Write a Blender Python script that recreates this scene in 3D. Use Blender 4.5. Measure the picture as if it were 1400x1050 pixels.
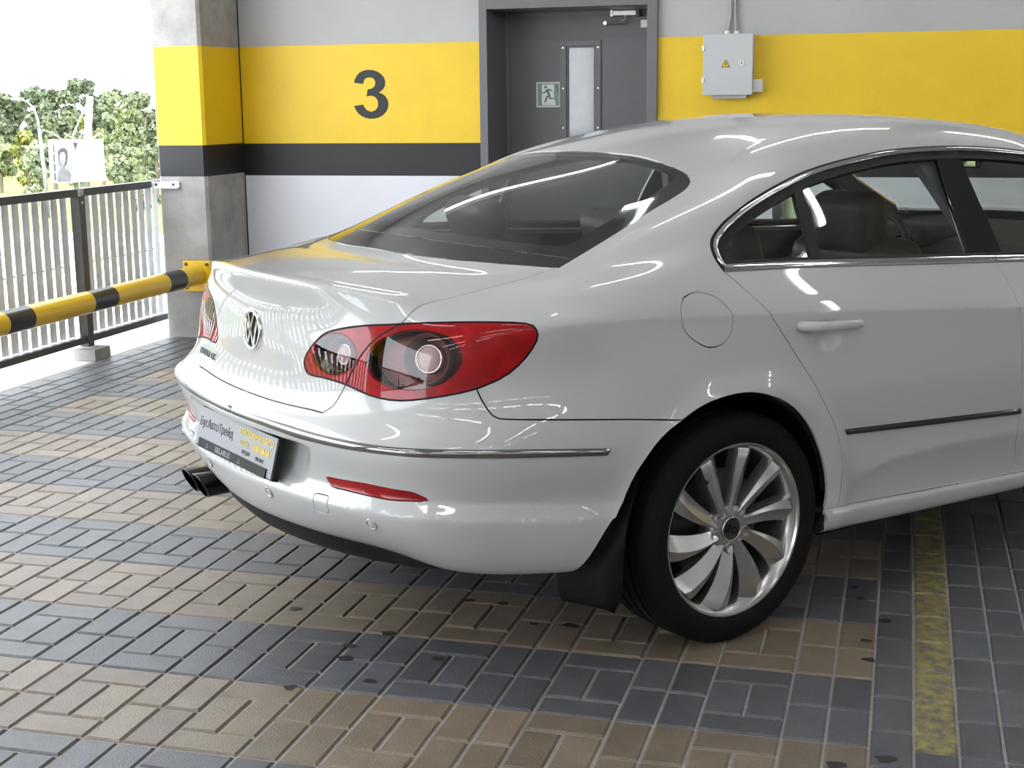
import bpy, bmesh, math, random
import numpy as np
from mathutils import Vector, Matrix
from mathutils.geometry import delaunay_2d_cdt
for o in list(bpy.data.objects): bpy.data.objects.remove(o, do_unlink=True)
SC = bpy.context.scene
COL = SC.collection
R = math.radians
# ------------------------------------------------------------------ camera
CAMF, PITCH, ROLL, YAW = 1936.57, 0.19646, -0.011136, -0.271784
CPOS = np.array([0.23176, -3.54276, 1.46584])
_fw = np.array([math.sin(YAW)*math.cos(PITCH), math.cos(YAW)*math.cos(PITCH), -math.sin(PITCH)])
_r0 = np.array([math.cos(YAW), -math.sin(YAW), 0.0]); _u0 = np.cross(_r0, _fw)
_rt = _r0*math.cos(ROLL)+_u0*math.sin(ROLL); _up = -_r0*math.sin(ROLL)+_u0*math.cos(ROLL)
cd = bpy.data.cameras.new('camera'); cam = bpy.data.objects.new('camera', cd); COL.objects.link(cam)
cd.sensor_fit = 'HORIZONTAL'; cd.sensor_width = 36.0; cd.lens = CAMF/1400*36.0
cd.clip_start = 0.05; cd.clip_end = 2000
M4 = Matrix(((_rt[0], _up[0], -_fw[0], CPOS[0]), (_rt[1], _up[1], -_fw[1], CPOS[1]), (_rt[2], _up[2], -_fw[2], CPOS[2]), (0, 0, 0, 1)))
cam.matrix_world = M4
SC.camera = cam
# ------------------------------------------------------------------ world, sun, exposure
SKY, SUN, TUBE, EXPO = 8.2, 6.5, 24.0, -0.30
w = bpy.data.worlds.new('sky'); SC.world = w; w.use_nodes = True
nt = w.node_tree; nt.nodes.clear()
bg = nt.nodes.new('ShaderNodeBackground'); wo = nt.nodes.new('ShaderNodeOutputWorld')
bg.inputs[0].default_value = (0.87, 0.935, 1.0, 1); bg.inputs[1].default_value = SKY
nt.links.new(bg.outputs[0], wo.inputs[0])
sd = bpy.data.lights.new('sun', 'SUN'); sun = bpy.data.objects.new('sun', sd); COL.objects.link(sun)
sd.energy = SUN; sd.angle = R(1.5); sd.color = (1.0, 0.98, 0.95)
SUNV = Vector((-0.12, -0.60, 0.78)).normalized()
sun.rotation_euler = SUNV.to_track_quat('Z', 'Y').to_euler(); sun.location = (-8, -6, 12)
vs = SC.view_settings
vs.view_transform = 'Standard'; vs.look = 'None'; vs.gamma = 1.0; vs.exposure = EXPO; vs.use_curve_mapping = False
# ------------------------------------------------------------------ pixel helpers (photo frame 1400 x 1050)
def ray(x, y): return _fw + _rt*(x-700)/CAMF + _up*(525-y)/CAMF
def pl(x, y, ax, v):
    d = ray(x, y); return CPOS + d*((v-CPOS[ax])/d[ax])
def proj(X):
    d = np.asarray(X, float)-CPOS; z = d @ _fw
    return np.stack([700+CAMF*(d @ _rt)/z, 525-CAMF*(d @ _up)/z], -1)
# ------------------------------------------------------------------ materials
MATS = {}
def mat(name, col, rough=0.5, metal=0.0, var=0.0, scale=8.0, bump=0.0, bscale=40.0, spec=0.5, coat=0.0, emit=None, estr=0.0, rnd=0.0, attr=None, alpha=1.0, trans=0.0, ior=1.45):
    if name in MATS: return MATS[name]
    m = bpy.data.materials.new(name); m.use_nodes = True; n = m.node_tree.nodes; l = m.node_tree.links
    b = n['Principled BSDF']
    b.inputs['Base Color'].default_value = (*col, 1); b.inputs['Roughness'].default_value = rough
    b.inputs['Metallic'].default_value = metal; b.inputs['Specular IOR Level'].default_value = spec
    b.inputs['Coat Weight'].default_value = coat; b.inputs['Coat Roughness'].default_value = 0.02
    b.inputs['Transmission Weight'].default_value = trans; b.inputs['IOR'].default_value = ior
    b.inputs['Alpha'].default_value = alpha
    if emit: b.inputs['Emission Color'].default_value = (*emit, 1); b.inputs['Emission Strength'].default_value = estr
    if var or bump or rnd:
        g = n.new('ShaderNodeNewGeometry')
        fac = None
        if var:
            tn = n.new('ShaderNodeTexNoise'); tn.inputs['Scale'].default_value = scale; tn.inputs['Detail'].default_value = 6; tn.inputs['Roughness'].default_value = 0.65
            l.new(g.outputs['Position'], tn.inputs['Vector'])
            mr = n.new('ShaderNodeMapRange'); mr.inputs[1].default_value = 0.25; mr.inputs[2].default_value = 0.75
            mr.inputs[3].default_value = 1-var; mr.inputs[4].default_value = 1+var
            l.new(tn.outputs[0], mr.inputs[0]); fac = mr.outputs[0]
        if rnd:
            if attr:
                oi = n.new('ShaderNodeAttribute'); oi.attribute_name = attr; src = oi.outputs['Fac']
            else:
                oi = n.new('ShaderNodeObjectInfo'); src = oi.outputs['Random']
            mr2 = n.new('ShaderNodeMapRange'); mr2.inputs[3].default_value = 1-rnd; mr2.inputs[4].default_value = 1+rnd
            l.new(src, mr2.inputs[0])
            if fac is None: fac = mr2.outputs[0]
            else:
                mm = n.new('ShaderNodeMath'); mm.operation = 'MULTIPLY'; l.new(fac, mm.inputs[0]); l.new(mr2.outputs[0], mm.inputs[1]); fac = mm.outputs[0]
        if fac is not None:
            vm = n.new('ShaderNodeVectorMath'); vm.operation = 'SCALE'; vm.inputs[0].default_value = col
            l.new(fac, vm.inputs['Scale']); l.new(vm.outputs[0], b.inputs['Base Color'])
        if bump:
            t2 = n.new('ShaderNodeTexNoise'); t2.inputs['Scale'].default_value = bscale; t2.inputs['Detail'].default_value = 4
            l.new(g.outputs['Position'], t2.inputs['Vector'])
            bp = n.new('ShaderNodeBump'); bp.inputs['Strength'].default_value = bump; bp.inputs['Distance'].default_value = 0.01
            l.new(t2.outputs[0], bp.inputs['Height']); l.new(bp.outputs[0], b.inputs['Normal'])
    MATS[name] = m
    return m
def nodes_of(m): return m.node_tree.nodes, m.node_tree.links, m.node_tree.nodes['Principled BSDF']
# ------------------------------------------------------------------ object helpers
def tag(o, label=None, cat=None, group=None, kind=None):
    if label: o['label'] = label
    if cat: o['category'] = cat
    if group: o['group'] = group
    if kind: o['kind'] = kind
    return o
def empty(name, loc=(0, 0, 0), rz=0.0, label=None, cat=None, group=None):
    o = bpy.data.objects.new(name, None); COL.objects.link(o); o.location = loc; o.rotation_euler = (0, 0, rz)
    o.empty_display_size = 0.1
    return tag(o, label, cat, group)
def mesh_obj(name, verts, faces, material, parent=None, smooth=False, normals=None, mats=None, fm=None):
    me = bpy.data.meshes.new(name)
    me.from_pydata([tuple(map(float, v)) for v in verts], [], [tuple(map(int, f)) for f in faces])
    for m in (mats or [material]): me.materials.append(m)
    if fm is not None: me.polygons.foreach_set('material_index', list(map(int, fm)))
    if smooth: me.polygons.foreach_set('use_smooth', [True]*len(me.polygons))
    me.update()
    if normals is not None: me.normals_split_custom_set_from_vertices([tuple(map(float, x)) for x in normals])
    o = bpy.data.objects.new(name, me); COL.objects.link(o)
    if parent: o.parent = parent
    return o
class MB:
    """collects simple solids, then builds ONE mesh object"""
    def __init__(s): s.v = []; s.f = []; s.m = []
    def add(s, vs_, fs_, mi=0):
        k = len(s.v); s.v += [tuple(v) for v in vs_]; s.f += [tuple(i+k for i in f) for f in fs_]; s.m += [mi]*len(fs_)
        return s
    def box(s, x0, x1, y0, y1, z0, z1, bev=0.0, mi=0):
        if bev <= 0:
            v = [(x, y, z) for z in (z0, z1) for y in (y0, y1) for x in (x0, x1)]
            return s.add(v, [(0, 2, 3, 1), (4, 5, 7, 6), (0, 1, 5, 4), (2, 6, 7, 3), (0, 4, 6, 2), (1, 3, 7, 5)], mi)
        bm = bmesh.new(); bmesh.ops.create_cube(bm, size=1)
        for v in bm.verts: v.co = Vector(((x0+x1)/2+v.co.x*(x1-x0), (y0+y1)/2+v.co.y*(y1-y0), (z0+z1)/2+v.co.z*(z1-z0)))
        bmesh.ops.bevel(bm, geom=list(bm.edges), offset=bev, segments=2, profile=0.6, affect='EDGES')
        bm.verts.index_update(); r = s.add([v.co[:] for v in bm.verts], [[v.index for v in f.verts] for f in bm.faces], mi); bm.free(); return r
    def tube(s, pts, rad, n=12, cap=True, mi=0, closed=False):
        P = [Vector(p) for p in pts]; rads = rad if hasattr(rad, '__len__') else [rad]*len(P)
        vs_, fs_ = [], []; up = None; N = len(P)
        for i, p in enumerate(P):
            if closed: t = (P[(i+1) % N]-P[i-1]).normalized()
            else: t = (P[min(i+1, N-1)]-P[max(i-1, 0)]).normalized()
            if up is None: up = Vector((0, 0, 1)) if abs(t.z) < .9 else Vector((1, 0, 0))
            a = t.cross(up).normalized(); up = a.cross(t).normalized()
            for k in range(n):
                th = 2*math.pi*k/n; vs_.append(p+(a*math.cos(th)+up*math.sin(th))*rads[i])
        for i in range(N if closed else N-1):
            for k in range(n):
                j = (i+1) % N
                fs_.append((i*n+k, i*n+(k+1) % n, j*n+(k+1) % n, j*n+k))
        if cap and not closed: fs_ += [tuple(range(n))[::-1], tuple((N-1)*n+k for k in range(n))]
        return s.add(vs_, fs_, mi)
    def cyl(s, p, axis, r, h, n=24, r2=None, mi=0):
        a = Vector(axis).normalized(); p = Vector(p)
        return s.tube([p, p+a*h], [r, r if r2 is None else r2], n, mi=mi)
    def lathe(s, prof, n=48, o=(0, 0, 0), ax=(0, 1, 0), mi=0, closed=False):
        """prof: (axial, radius) pairs about axis ax through o"""
        a = Vector(ax).normalized(); e = Vector((0, 0, 1)) if abs(a.z) < .9 else Vector((1, 0, 0)); b = a.cross(e).normalized(); c = a.cross(b)
        vs_, fs_ = [], []; m = len(prof)
        for k in range(n):
            th = 2*math.pi*k/n; d = b*math.cos(th)+c*math.sin(th)
            vs_ += [Vector(o)+a*q[0]+d*q[1] for q in prof]
        for k in range(n):
            k2 = (k+1) % n
            for i in range(m if closed else m-1):
                j = (i+1) % m; fs_.append((k*m+i, k*m+j, k2*m+j, k2*m+i))
        return s.add(vs_, fs_, mi)
    def poly(s, pts, d, mi=0):
        """planar polygon (3-D points) extruded by vector d"""
        n = len(pts); P = [Vector(p) for p in pts]; d = Vector(d)
        return s.add([*P, *[p+d for p in P]], [tuple(range(n))[::-1], tuple(range(n, 2*n))]+[(i, (i+1) % n, n+(i+1) % n, n+i) for i in range(n)], mi)
    def build(s, name, material, parent=None, smooth=False, mats=None, fix=True, auto=None):
        o = mesh_obj(name, s.v, s.f, material, parent, smooth, mats=mats, fm=s.m if mats else None)
        if fix:
            bm = bmesh.new(); bm.from_mesh(o.data); bmesh.ops.recalc_face_normals(bm, faces=bm.faces)
            if auto is not None:
                for e in bm.edges:
                    if len(e.link_faces) == 2 and e.calc_face_angle(0) > R(auto): e.smooth = False
                for f in bm.faces: f.smooth = True
            bm.to_mesh(o.data); bm.free()
        return o
def copy_tree(o, parent=None):
    c = o.copy(); COL.objects.link(c); c.parent = parent
    for ch in o.children: copy_tree(ch, c)
    return c
def text_mesh(s, size, offset=0.0, extrude=0.001, align='CENTER', xs=1.0):
    """lettering as mesh data in the local XY plane, centred on the origin"""
    cu = bpy.data.curves.new('lettering', 'FONT'); cu.body = s; cu.size = size; cu.offset = offset; cu.extrude = extrude
    cu.align_x = align; cu.align_y = 'CENTER'; cu.resolution_u = 3
    ob = bpy.data.objects.new('lettering', cu); COL.objects.link(ob)
    dg = bpy.context.evaluated_depsgraph_get(); me = bpy.data.meshes.new_from_object(ob.evaluated_get(dg))
    bpy.data.objects.remove(ob, do_unlink=True)
    if xs != 1.0: me.transform(Matrix.Diagonal((xs, 1, 1, 1)))
    return me
random.seed(7); rng = np.random.default_rng(7)
# ------------------------------------------------------------------ structure: floor, walls, ceiling
WALLY = 5.135; CEIL = 2.78; EDGEX = -4.335
M_conc = mat('concrete', (0.345, 0.335, 0.322), 0.85, var=0.28, scale=5, bump=0.35, bscale=30)
M_wallw = mat('wall_white_paint', (0.74, 0.745, 0.79), 0.7, var=0.04, scale=2, bump=0.12, bscale=60)
M_wallg = mat('wall_grey_paint', (0.46, 0.452, 0.45), 0.75, var=0.06, scale=2.5, bump=0.12, bscale=60)
M_yel = mat('yellow_wall_paint', (0.80, 0.535, 0.014), 0.45, var=0.05, scale=3, bump=0.15, bscale=50)
M_blk = mat('black_wall_paint', (0.012, 0.012, 0.0135), 0.5, var=0.15, scale=6, bump=0.15, bscale=50)
M_sand = mat('joint_sand', (0.36, 0.345, 0.32), 0.95, var=0.2, scale=60)
M_ceil = mat('ceiling_concrete', (0.42, 0.42, 0.42), 0.9, var=0.08, scale=2)
M_steel = mat('dark_grey_steel', (0.085, 0.083, 0.078), 0.45, metal=0.3, var=0.2, scale=20)
M_galv = mat('galvanised_steel', (0.74, 0.77, 0.82), 0.5, metal=0.0, var=0.15, scale=14)
M_ledge = mat('pale_concrete_ledge', (0.72, 0.71, 0.68), 0.9, var=0.08, scale=6)
floor = MB().box(EDGEX, 11, -9, WALLY+.1, -0.25, -0.0048).build('floor', M_sand); tag(floor, 'paved garage floor of grey and tan blocks with pale sand joints', 'floor', kind='structure')
ledge = MB().box(-4.95, EDGEX, -9, WALLY+.6, -0.25, -0.004).build('trim_1', M_ledge); tag(ledge, 'sunlit pale concrete ledge along the open edge of the garage floor', 'ledge', kind='structure')
DX0, DX1, DZ = -2.345, -1.27, 2.05       # door opening in the back wall
def banded(mb, x0, x1, y0, y1, ztop, cut=None):
    for z0, z1, mi in ((-0.02, 1.008, 0), (1.008, 1.216, 1), (1.216, 1.838, 2), (1.838, ztop, 3)):
        mb.box(x0, x1, y0, y1, z0, z1, mi=mi)
wb = MB(); banded(wb, -4.34, DX0, WALLY, WALLY+.45, CEIL); banded(wb, DX1, 11, WALLY, WALLY+.45, CEIL); wb.box(DX0, DX1, WALLY, WALLY+.45, DZ, CEIL, mi=3)
wb.box(DX0-.1, DX1+.1, WALLY+.60, WALLY+.68, -.02, CEIL, mi=3); wb.box(DX0-.1, DX1+.1, WALLY+.05, WALLY+.68, -.06, -.004, mi=0)
wall = wb.build('wall_back', None, mats=[M_wallw, M_blk, M_yel, M_wallg]); tag(wall, 'painted back wall with yellow and black bands', 'wall', kind='structure')
ceil = MB().box(-4.76, 11, -9, WALLY+.45, CEIL, CEIL+.3)
ceil = ceil.build('ceiling', M_ceil); tag(ceil, 'grey concrete garage ceiling', 'ceiling', kind='structure')
wr = MB().box(11, 11.2, -9, WALLY+.45, -.2, CEIL).build('wall_right', M_wallg); tag(wr, 'grey wall at the far end of the garage', 'wall', kind='structure')
wk = MB().box(-4.9, 11.2, -9.2, -9, -.2, CEIL).build('wall_front', M_wallg); tag(wk, 'grey wall closing the garage behind the parking bays', 'wall', kind='structure')
# ceiling beams
for i, yb in enumerate((-5.2, -0.6, 4.0)):
    pass
# concrete corner column with the same bands
def column(name, x0, x1, y0, y1, label):
    bm = bmesh.new(); bmesh.ops.create_cube(bm, size=1)
    mb = MB(); c = 0.018
    for z0, z1, mi in ((-0.01, 1.028, 0), (1.028, 1.222, 1), (1.222, 1.828, 2), (1.828, CEIL, 0)):
        ring = [(x0+c, y0), (x1-c, y0), (x1, y0+c), (x1, y1), (x0, y1), (x0, y0+c)]
        mb.poly([(x, y, z0) for x, y in ring], (0, 0, z1-z0), mi)
    bm.free()
    o = mb.build(name, None, mats=[M_conc, M_blk, M_yel]); tag(o, label, 'column', kind='structure'); return o
column('wall_column', -4.352, -4.012, 4.60, WALLY+.02, 'concrete corner column with yellow and black painted bands')
column('wall_column', -4.352, -4.012, -2.2, -1.7, 'concrete column with painted bands beside the open railing')
# dark mastic joint between column and wall
jb = MB().box(-4.014, -4.006, WALLY-.006, WALLY+.02, 0, CEIL).build('trim_2', M_blk); tag(jb, 'thin dark joint between the corner column and the wall', 'trim', kind='structure')
# ------------------------------------------------------------------ pavers
def paver_mat(name, col, attr=None, paint=False):
    m = mat(name, col, 0.44, var=0.20, scale=11, bump=0.25, bscale=220, rnd=0.17, attr=attr, spec=0.75)
    n, l, b = nodes_of(m)
    src = b.inputs['Base Color'].links[0].from_socket
    g = n.new('ShaderNodeNewGeometry')
    # fine speckle of the cast stone
    sp = n.new('ShaderNodeTexNoise'); sp.inputs['Scale'].default_value = 260; sp.inputs['Detail'].default_value = 2; l.new(g.outputs['Position'], sp.inputs['Vector'])
    mr = n.new('ShaderNodeMapRange'); mr.inputs[1].default_value = .3; mr.inputs[2].default_value = .7; mr.inputs[3].default_value = .80; mr.inputs[4].default_value = 1.2; l.new(sp.outputs[0], mr.inputs[0])
    vm = n.new('ShaderNodeVectorMath'); vm.operation = 'SCALE'; l.new(src, vm.inputs[0]); l.new(mr.outputs[0], vm.inputs['Scale']); out = vm.outputs[0]
    if paint:
        t = n.new('ShaderNodeTexNoise'); t.inputs['Scale'].default_value = 26; t.inputs['Detail'].default_value = 8; t.inputs['Roughness'].default_value = .7; l.new(g.outputs['Position'], t.inputs['Vector'])
        r = n.new('ShaderNodeMapRange'); r.inputs[1].default_value = .40; r.inputs[2].default_value = .62; r.inputs[3].default_value = .10; r.inputs[4].default_value = 1.0; l.new(t.outputs[0], r.inputs[0])
        sx = n.new('ShaderNodeSeparateXYZ'); l.new(g.outputs['Position'], sx.inputs[0])
        gt = n.new('ShaderNodeMath'); gt.operation = 'GREATER_THAN'; gt.inputs[1].default_value = -0.404; l.new(sx.outputs[1], gt.inputs[0])
        mu = n.new('ShaderNodeMath'); mu.operation = 'MULTIPLY'; l.new(r.outputs[0], mu.inputs[0]); l.new(gt.outputs[0], mu.inputs[1])
        mx = n.new('ShaderNodeMix'); mx.data_type = 'RGBA'; l.new(mu.outputs[0], mx.inputs[0]); l.new(out, mx.inputs[6]); mx.inputs[7].default_value = (0.40, 0.335, 0.10, 1); out = mx.outputs[2]
    l.new(out, b.inputs['Base Color'])
    return m
GREY, TAN = (0.104, 0.107, 0.117), (0.215, 0.168, 0.120)
PM = [paver_mat('paver_grey', GREY), paver_mat('paver_tan', TAN), paver_mat('paver_painted', GREY, paint=True)]
PMS = [paver_mat('paver_grey_far', GREY, 'rnd'), paver_mat('paver_tan_far', TAN, 'rnd'), paver_mat('paver_painted_far', GREY, 'rnd', paint=True)]
pav = []      # u0,u1,v0,v1,kind
V0, V1 = -46, 51
def stripe(v): return 1 if (math.floor(v/4) % 2) == 0 else 0
for k in range(-10, 1):                                     # wide columns [4k-2,4k], narrow pairs [4k,4k+2]
    a = 4*k-2
    if a >= -38:
        for v in range(-48, 52, 4):
            t = stripe(v)
            pav += [(a, a+2, v, v+1, t), (a, a+1, v+1, v+3, t), (a+1, a+2, v+1, v+3, t), (a, a+2, v+3, v+4, t)]
    for c in (4*k, 4*k+1):
        if -38 <= c < 2:
            for v in range(-48, 52, 2): pav.append((c, c+1, v, v+2, stripe(v)))
for c in range(-43, -38):
    for v in range(-48, 52, 2): pav.append((c, c+1, v+(c % 2), v+2+(c % 2), 0))
for c in range(2, 40):
    off = 1 if c in (2, 3) or (c > 5 and c % 2) else 0
    for v in range(-48, 52, 2): pav.append((c, c+1, v+off, v+2+off, 2 if c == 3 else 0))
pav = [q for q in pav if q[2] >= -48 and q[3] <= 51.3]
CARPIX = [(240, 500), (300, 360), (700, 200), (1400, 190), (1400, 660), (1130, 735), (1090, 845), (960, 868), (790, 830), (600, 783), (350, 690), (245, 620)]
def inpoly(px_, py_, P):
    P = np.asarray(P, float); x = np.asarray(px_, float); y = np.asarray(py_, float); c = np.zeros(x.shape, bool); n = len(P); j = n-1
    for i in range(n):
        xi, yi = P[i]; xj, yj = P[j]
        if yi != yj:
            t = ((yi > y) != (yj > y)) & (x < (xj-xi)*(y-yi)/(yj-yi)+xi); c ^= t
        j = i
    return c
pa = np.array([q[:4] for q in pav])*0.1
cen = np.stack([(pa[:, 0]+pa[:, 1])/2, (pa[:, 2]+pa[:, 3])/2, 0*pa[:, 0]], -1)
pc = proj(cen); dep = (cen-CPOS) @ _fw
inside = (dep > .5) & (pc[:, 0] > -12) & (pc[:, 0] < 1412) & (pc[:, 1] < 1062) & ~inpoly(pc[:, 0], pc[:, 1], CARPIX) & (cen[:, 0] > EDGEX)
order = np.argsort(np.where(inside, dep, 1e9)); near = set(order[:300].tolist())
def paver_geo(sx, sy, h=0.0045, ch=0.0060, gap=0.0030):
    a, b = sx/2-gap, sy/2-gap; c, d = a-ch, b-ch
    v = [(-c, -d, 0), (c, -d, 0), (c, d, 0), (-c, d, 0), (-a, -b, -h), (a, -b, -h), (a, b, -h), (-a, b, -h), (-a, -b, -.02), (a, -b, -.02), (a, b, -.02), (-a, b, -.02)]
    f = [(0, 1, 2, 3)]+[(i+4, (i+1) % 4+4, (i+1) % 4, i) for i in range(4)]+[(i+8, (i+1) % 4+8, (i+1) % 4+4, i+4) for i in range(4)]
    return v, f
PME = {}
def paver_mesh(sx, sy, kind):
    k = (sx, sy, kind)
    if k not in PME:
        v, f = paver_geo(sx*.1, sy*.1); me = bpy.data.meshes.new('paver'); me.from_pydata(v, [], f); me.materials.append(PM[kind]); me.update(); PME[k] = me
    return PME[k]
sv, sf, sm, sr = [], [], [], []
for i, q in enumerate(pav):
    u0, u1, v0, v1, kd = q; cx, cy = (u0+u1)*.05, (v0+v1)*.05; dz = random.uniform(-.0009, .0009)
    if i in near:
        o = bpy.data.objects.new('paver', paver_mesh(u1-u0, v1-v0, kd)); COL.objects.link(o); o.parent = floor
        o.location = (cx, cy, dz); o.rotation_euler = (random.uniform(-.004, .004), random.uniform(-.004, .004), random.uniform(-.008, .008))
    else:
        v, f = paver_geo((u1-u0)*.1, (v1-v0)*.1); k = len(sv); rr = random.random()
        sv += [(x+cx, y+cy, z+dz) for x, y, z in v]; sf += [tuple(a+k for a in g_) for g_ in f]; sm += [kd]*len(f); sr += [rr]*len(v)
so = mesh_obj('paver_field', sv, sf, None, floor, mats=PMS, fm=sm); so['kind'] = 'stuff'
at = so.data.attributes.new('rnd', 'FLOAT', 'POINT'); at.data.foreach_set('value', sr)
# oil stains on the blocks (thin dried films)
M_oil = mat('oil_stain', (0.035, 0.032, 0.030), 0.5, var=0.3, scale=60)
for (x, y, a, b) in [(285+200-8, 850+190/4.667-8, .02, .012), (472, 900, .022, .012), (530, 866, .018, .012), (598, 901, .018, .011), (505, 931, .018, .01), (397, 940, .016, .011),
                     (640, 822-1, .02, .01), (688, 825, .018, .01), (1211, 849, .018, .012), (1168, 803, .014, .009), (1177, 818, .016, .01), (1211, 1038, .024, .014), (780, 855, .025, .012), (729, 853, .014, .009),
                     (1142, 1046, .022, .014), (1183, 876, .016, .010), (1188, 902, .018, .009), (400, 695+15, .016, .01), (404, 832, .018, .011)]:
    c = pl(x, y, 2, 0.0006); n = 14; ph = random.random()*6
    pts = [(c[0]+a*math.cos(t)*(1+.25*math.sin(3*t+ph)), c[1]+b*1.4*math.sin(t)*(1+.2*math.sin(2*t+ph)), 0.0012) for t in [2*math.pi*i/n for i in range(n)]]
    MB().poly(pts, (0, 0, .0003)).build('oil_stain', M_oil, floor)
# ------------------------------------------------------------------ number 3 on the wall
def outline(pts, scale, ox, oy): return [(ox+x/scale, oy+y/scale) for x, y in pts]
three = [(155, 367), (165, 320), (195, 260), (240, 210), (300, 182), (370, 170), (440, 175), (510, 198), (570, 240), (610, 290), (628, 350), (622, 410), (600, 455), (565, 490), (528, 515),
         (580, 532), (630, 570), (662, 620), (676, 680), (670, 740), (645, 800), (600, 850), (540, 888), (470, 908), (400, 910), (330, 898), (270, 870), (220, 830), (180, 775), (155, 717),
         (298, 697), (312, 735), (340, 770), (375, 793), (415, 803), (455, 793), (490, 770), (512, 735), (520, 690), (515, 645), (495, 605), (465, 578), (425, 563), (385, 564), (345, 573),
         (360, 463), (400, 460), (435, 447), (462, 420), (476, 385), (475, 345), (458, 312), (425, 290), (385, 285), (345, 293), (315, 315), (300, 350), (292, 385)]
p3 = [pl(x, y, 1, WALLY-.0005) for x, y in outline(three, 11.05, 470, 80)]
p3 = [(x, WALLY-.0012, z) for x, _, z in p3]
def flat_fill(pts, nrm_off, material, name, parent=None):
    """fill a concave planar polygon given as 3-D points with constant y"""
    c2 = [Vector((p[0], p[2])) for p in pts]; n = len(c2)
    res = delaunay_2d_cdt(c2, [(i, (i+1) % n) for i in range(n)], [], 0, 1e-7)
    P2 = np.array([v[:] for v in res[0]]); F = [f for f in res[2]]
    poly = np.array([v[:] for v in c2]); keep = []
    for f in F:
        c = P2[list(f)].mean(0)
        if inpoly(np.array([c[0]]), np.array([c[1]]), poly)[0]: keep.append(f)
    y = pts[0][1]; v = [(p[0], y, p[1]) for p in P2]+[(p[0], y+nrm_off, p[1]) for p in P2]; k = len(P2)
    fs = []
    for f in keep:
        a, b, c = [P2[i] for i in f]; s_ = (b[0]-a[0])*(c[1]-a[1])-(b[1]-a[1])*(c[0]-a[0])
        fs.append(tuple(f) if s_ > 0 else tuple(f)[::-1])
    o = mesh_obj(name, v[:k], fs, material, parent); return o
num = flat_fill(p3, 0, M_blk, 'bay_number', None); tag(num, 'black painted bay number 3 on the yellow wall band', 'number')
# ------------------------------------------------------------------ steel door with frame, window, sign, closer
M_door = mat('grey_door_paint', (0.135, 0.130, 0.138), 0.42, var=0.06, scale=5, bump=0.06, bscale=120)
M_frame = mat('grey_frame_paint', (0.145, 0.142, 0.150), 0.4, var=0.05, scale=6)
M_silver = mat('silver_metal', (0.70, 0.69, 0.66), 0.3, metal=0.8)
M_white = mat('white_plastic', (0.80, 0.80, 0.80), 0.5)
DY = 5.555
door = empty('door_1', (-1.8, DY, 0)); tag(door, 'dark grey steel emergency exit door with narrow window', 'door', kind='structure')
dw = lambda mb, name, m, p=door, **k: (lambda o: (setattr(o, 'location', (1.8, -DY, 0)) if p is door else None, o)[1])(mb.build(name, m, p, **k))
fr = MB()
fx0, fx1 = -2.366, -1.25
fr.box(fx0, fx0+.052, WALLY-.035, DY+.03, 0, 2.12, .003); fr.box(fx1-.062, fx1, WALLY-.035, DY+.03, 0, 2.12, .003); fr.box(fx0+.052, fx1-.062, WALLY-.035, DY+.03, 2.028, 2.12, .003)
fr.box(fx0+.052, fx0+.075, DY-.02, DY+.05, 0, 2.03); fr.box(fx1-.14, fx1-.062, DY-.02, DY+.05, 0, 2.03); fr.box(fx0+.07, fx1-.1, DY-.02, DY+.05, 2.0, 2.03)
dw(fr, 'door_frame', M_frame)
wx0, wx1 = pl(766, 56, 1, DY)[0], pl(822, 56, 1, DY)[0]; gx0, gx1 = pl(777, 66, 1, DY)[0], pl(812, 66, 1, DY)[0]; wz1 = pl(800, 55, 1, DY)[2]; gz1 = pl(800, 65, 1, DY)[2]; wz0, gz0 = 1.02, 1.07
leaf = MB(); lx0, lx1 = fx0+.075, fx1-.14
leaf.box(lx0, gx0, DY, DY+.05, .01, 2.0); leaf.box(gx1, lx1, DY, DY+.05, .01, 2.0); leaf.box(gx0, gx1, DY, DY+.05, gz1, 2.0); leaf.box(gx0, gx1, DY, DY+.05, .01, gz0)
dw(leaf, 'door_leaf', M_door)
wf = MB(); wf.box(wx0, gx0-.012, DY-.012, DY+.002, wz0, wz1, .002); wf.box(gx1+.012, wx1, DY-.012, DY+.002, wz0, wz1, .002); wf.box(gx0-.012, gx1+.012, DY-.012, DY+.002, gz1+.012, wz1, .002); wf.box(gx0-.012, gx1+.012, DY-.012, DY+.002, wz0, gz0-.012, .002)
wfo = dw(wf, 'window_frame', M_frame)
M_pane = mat('wired_mirror_pane', (0.25, 0.25, 0.26), 0.06, metal=0.0, trans=0.0, spec=1.0, var=.12, scale=8)
dw(MB().box(gx0, gx1, DY+.012, DY+.018, gz0, gz1), 'pane', M_pane)
for xx in ((wx0+gx0-.012)/2, (wx1+gx1+.012)/2):
    for zz in (wz1-.045, wz1-.30, wz1-.55):
        dw(MB().cyl((xx, DY-.017, zz), (0, 1, 0), .006, .006, 10), 'screw', M_silver)
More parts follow.
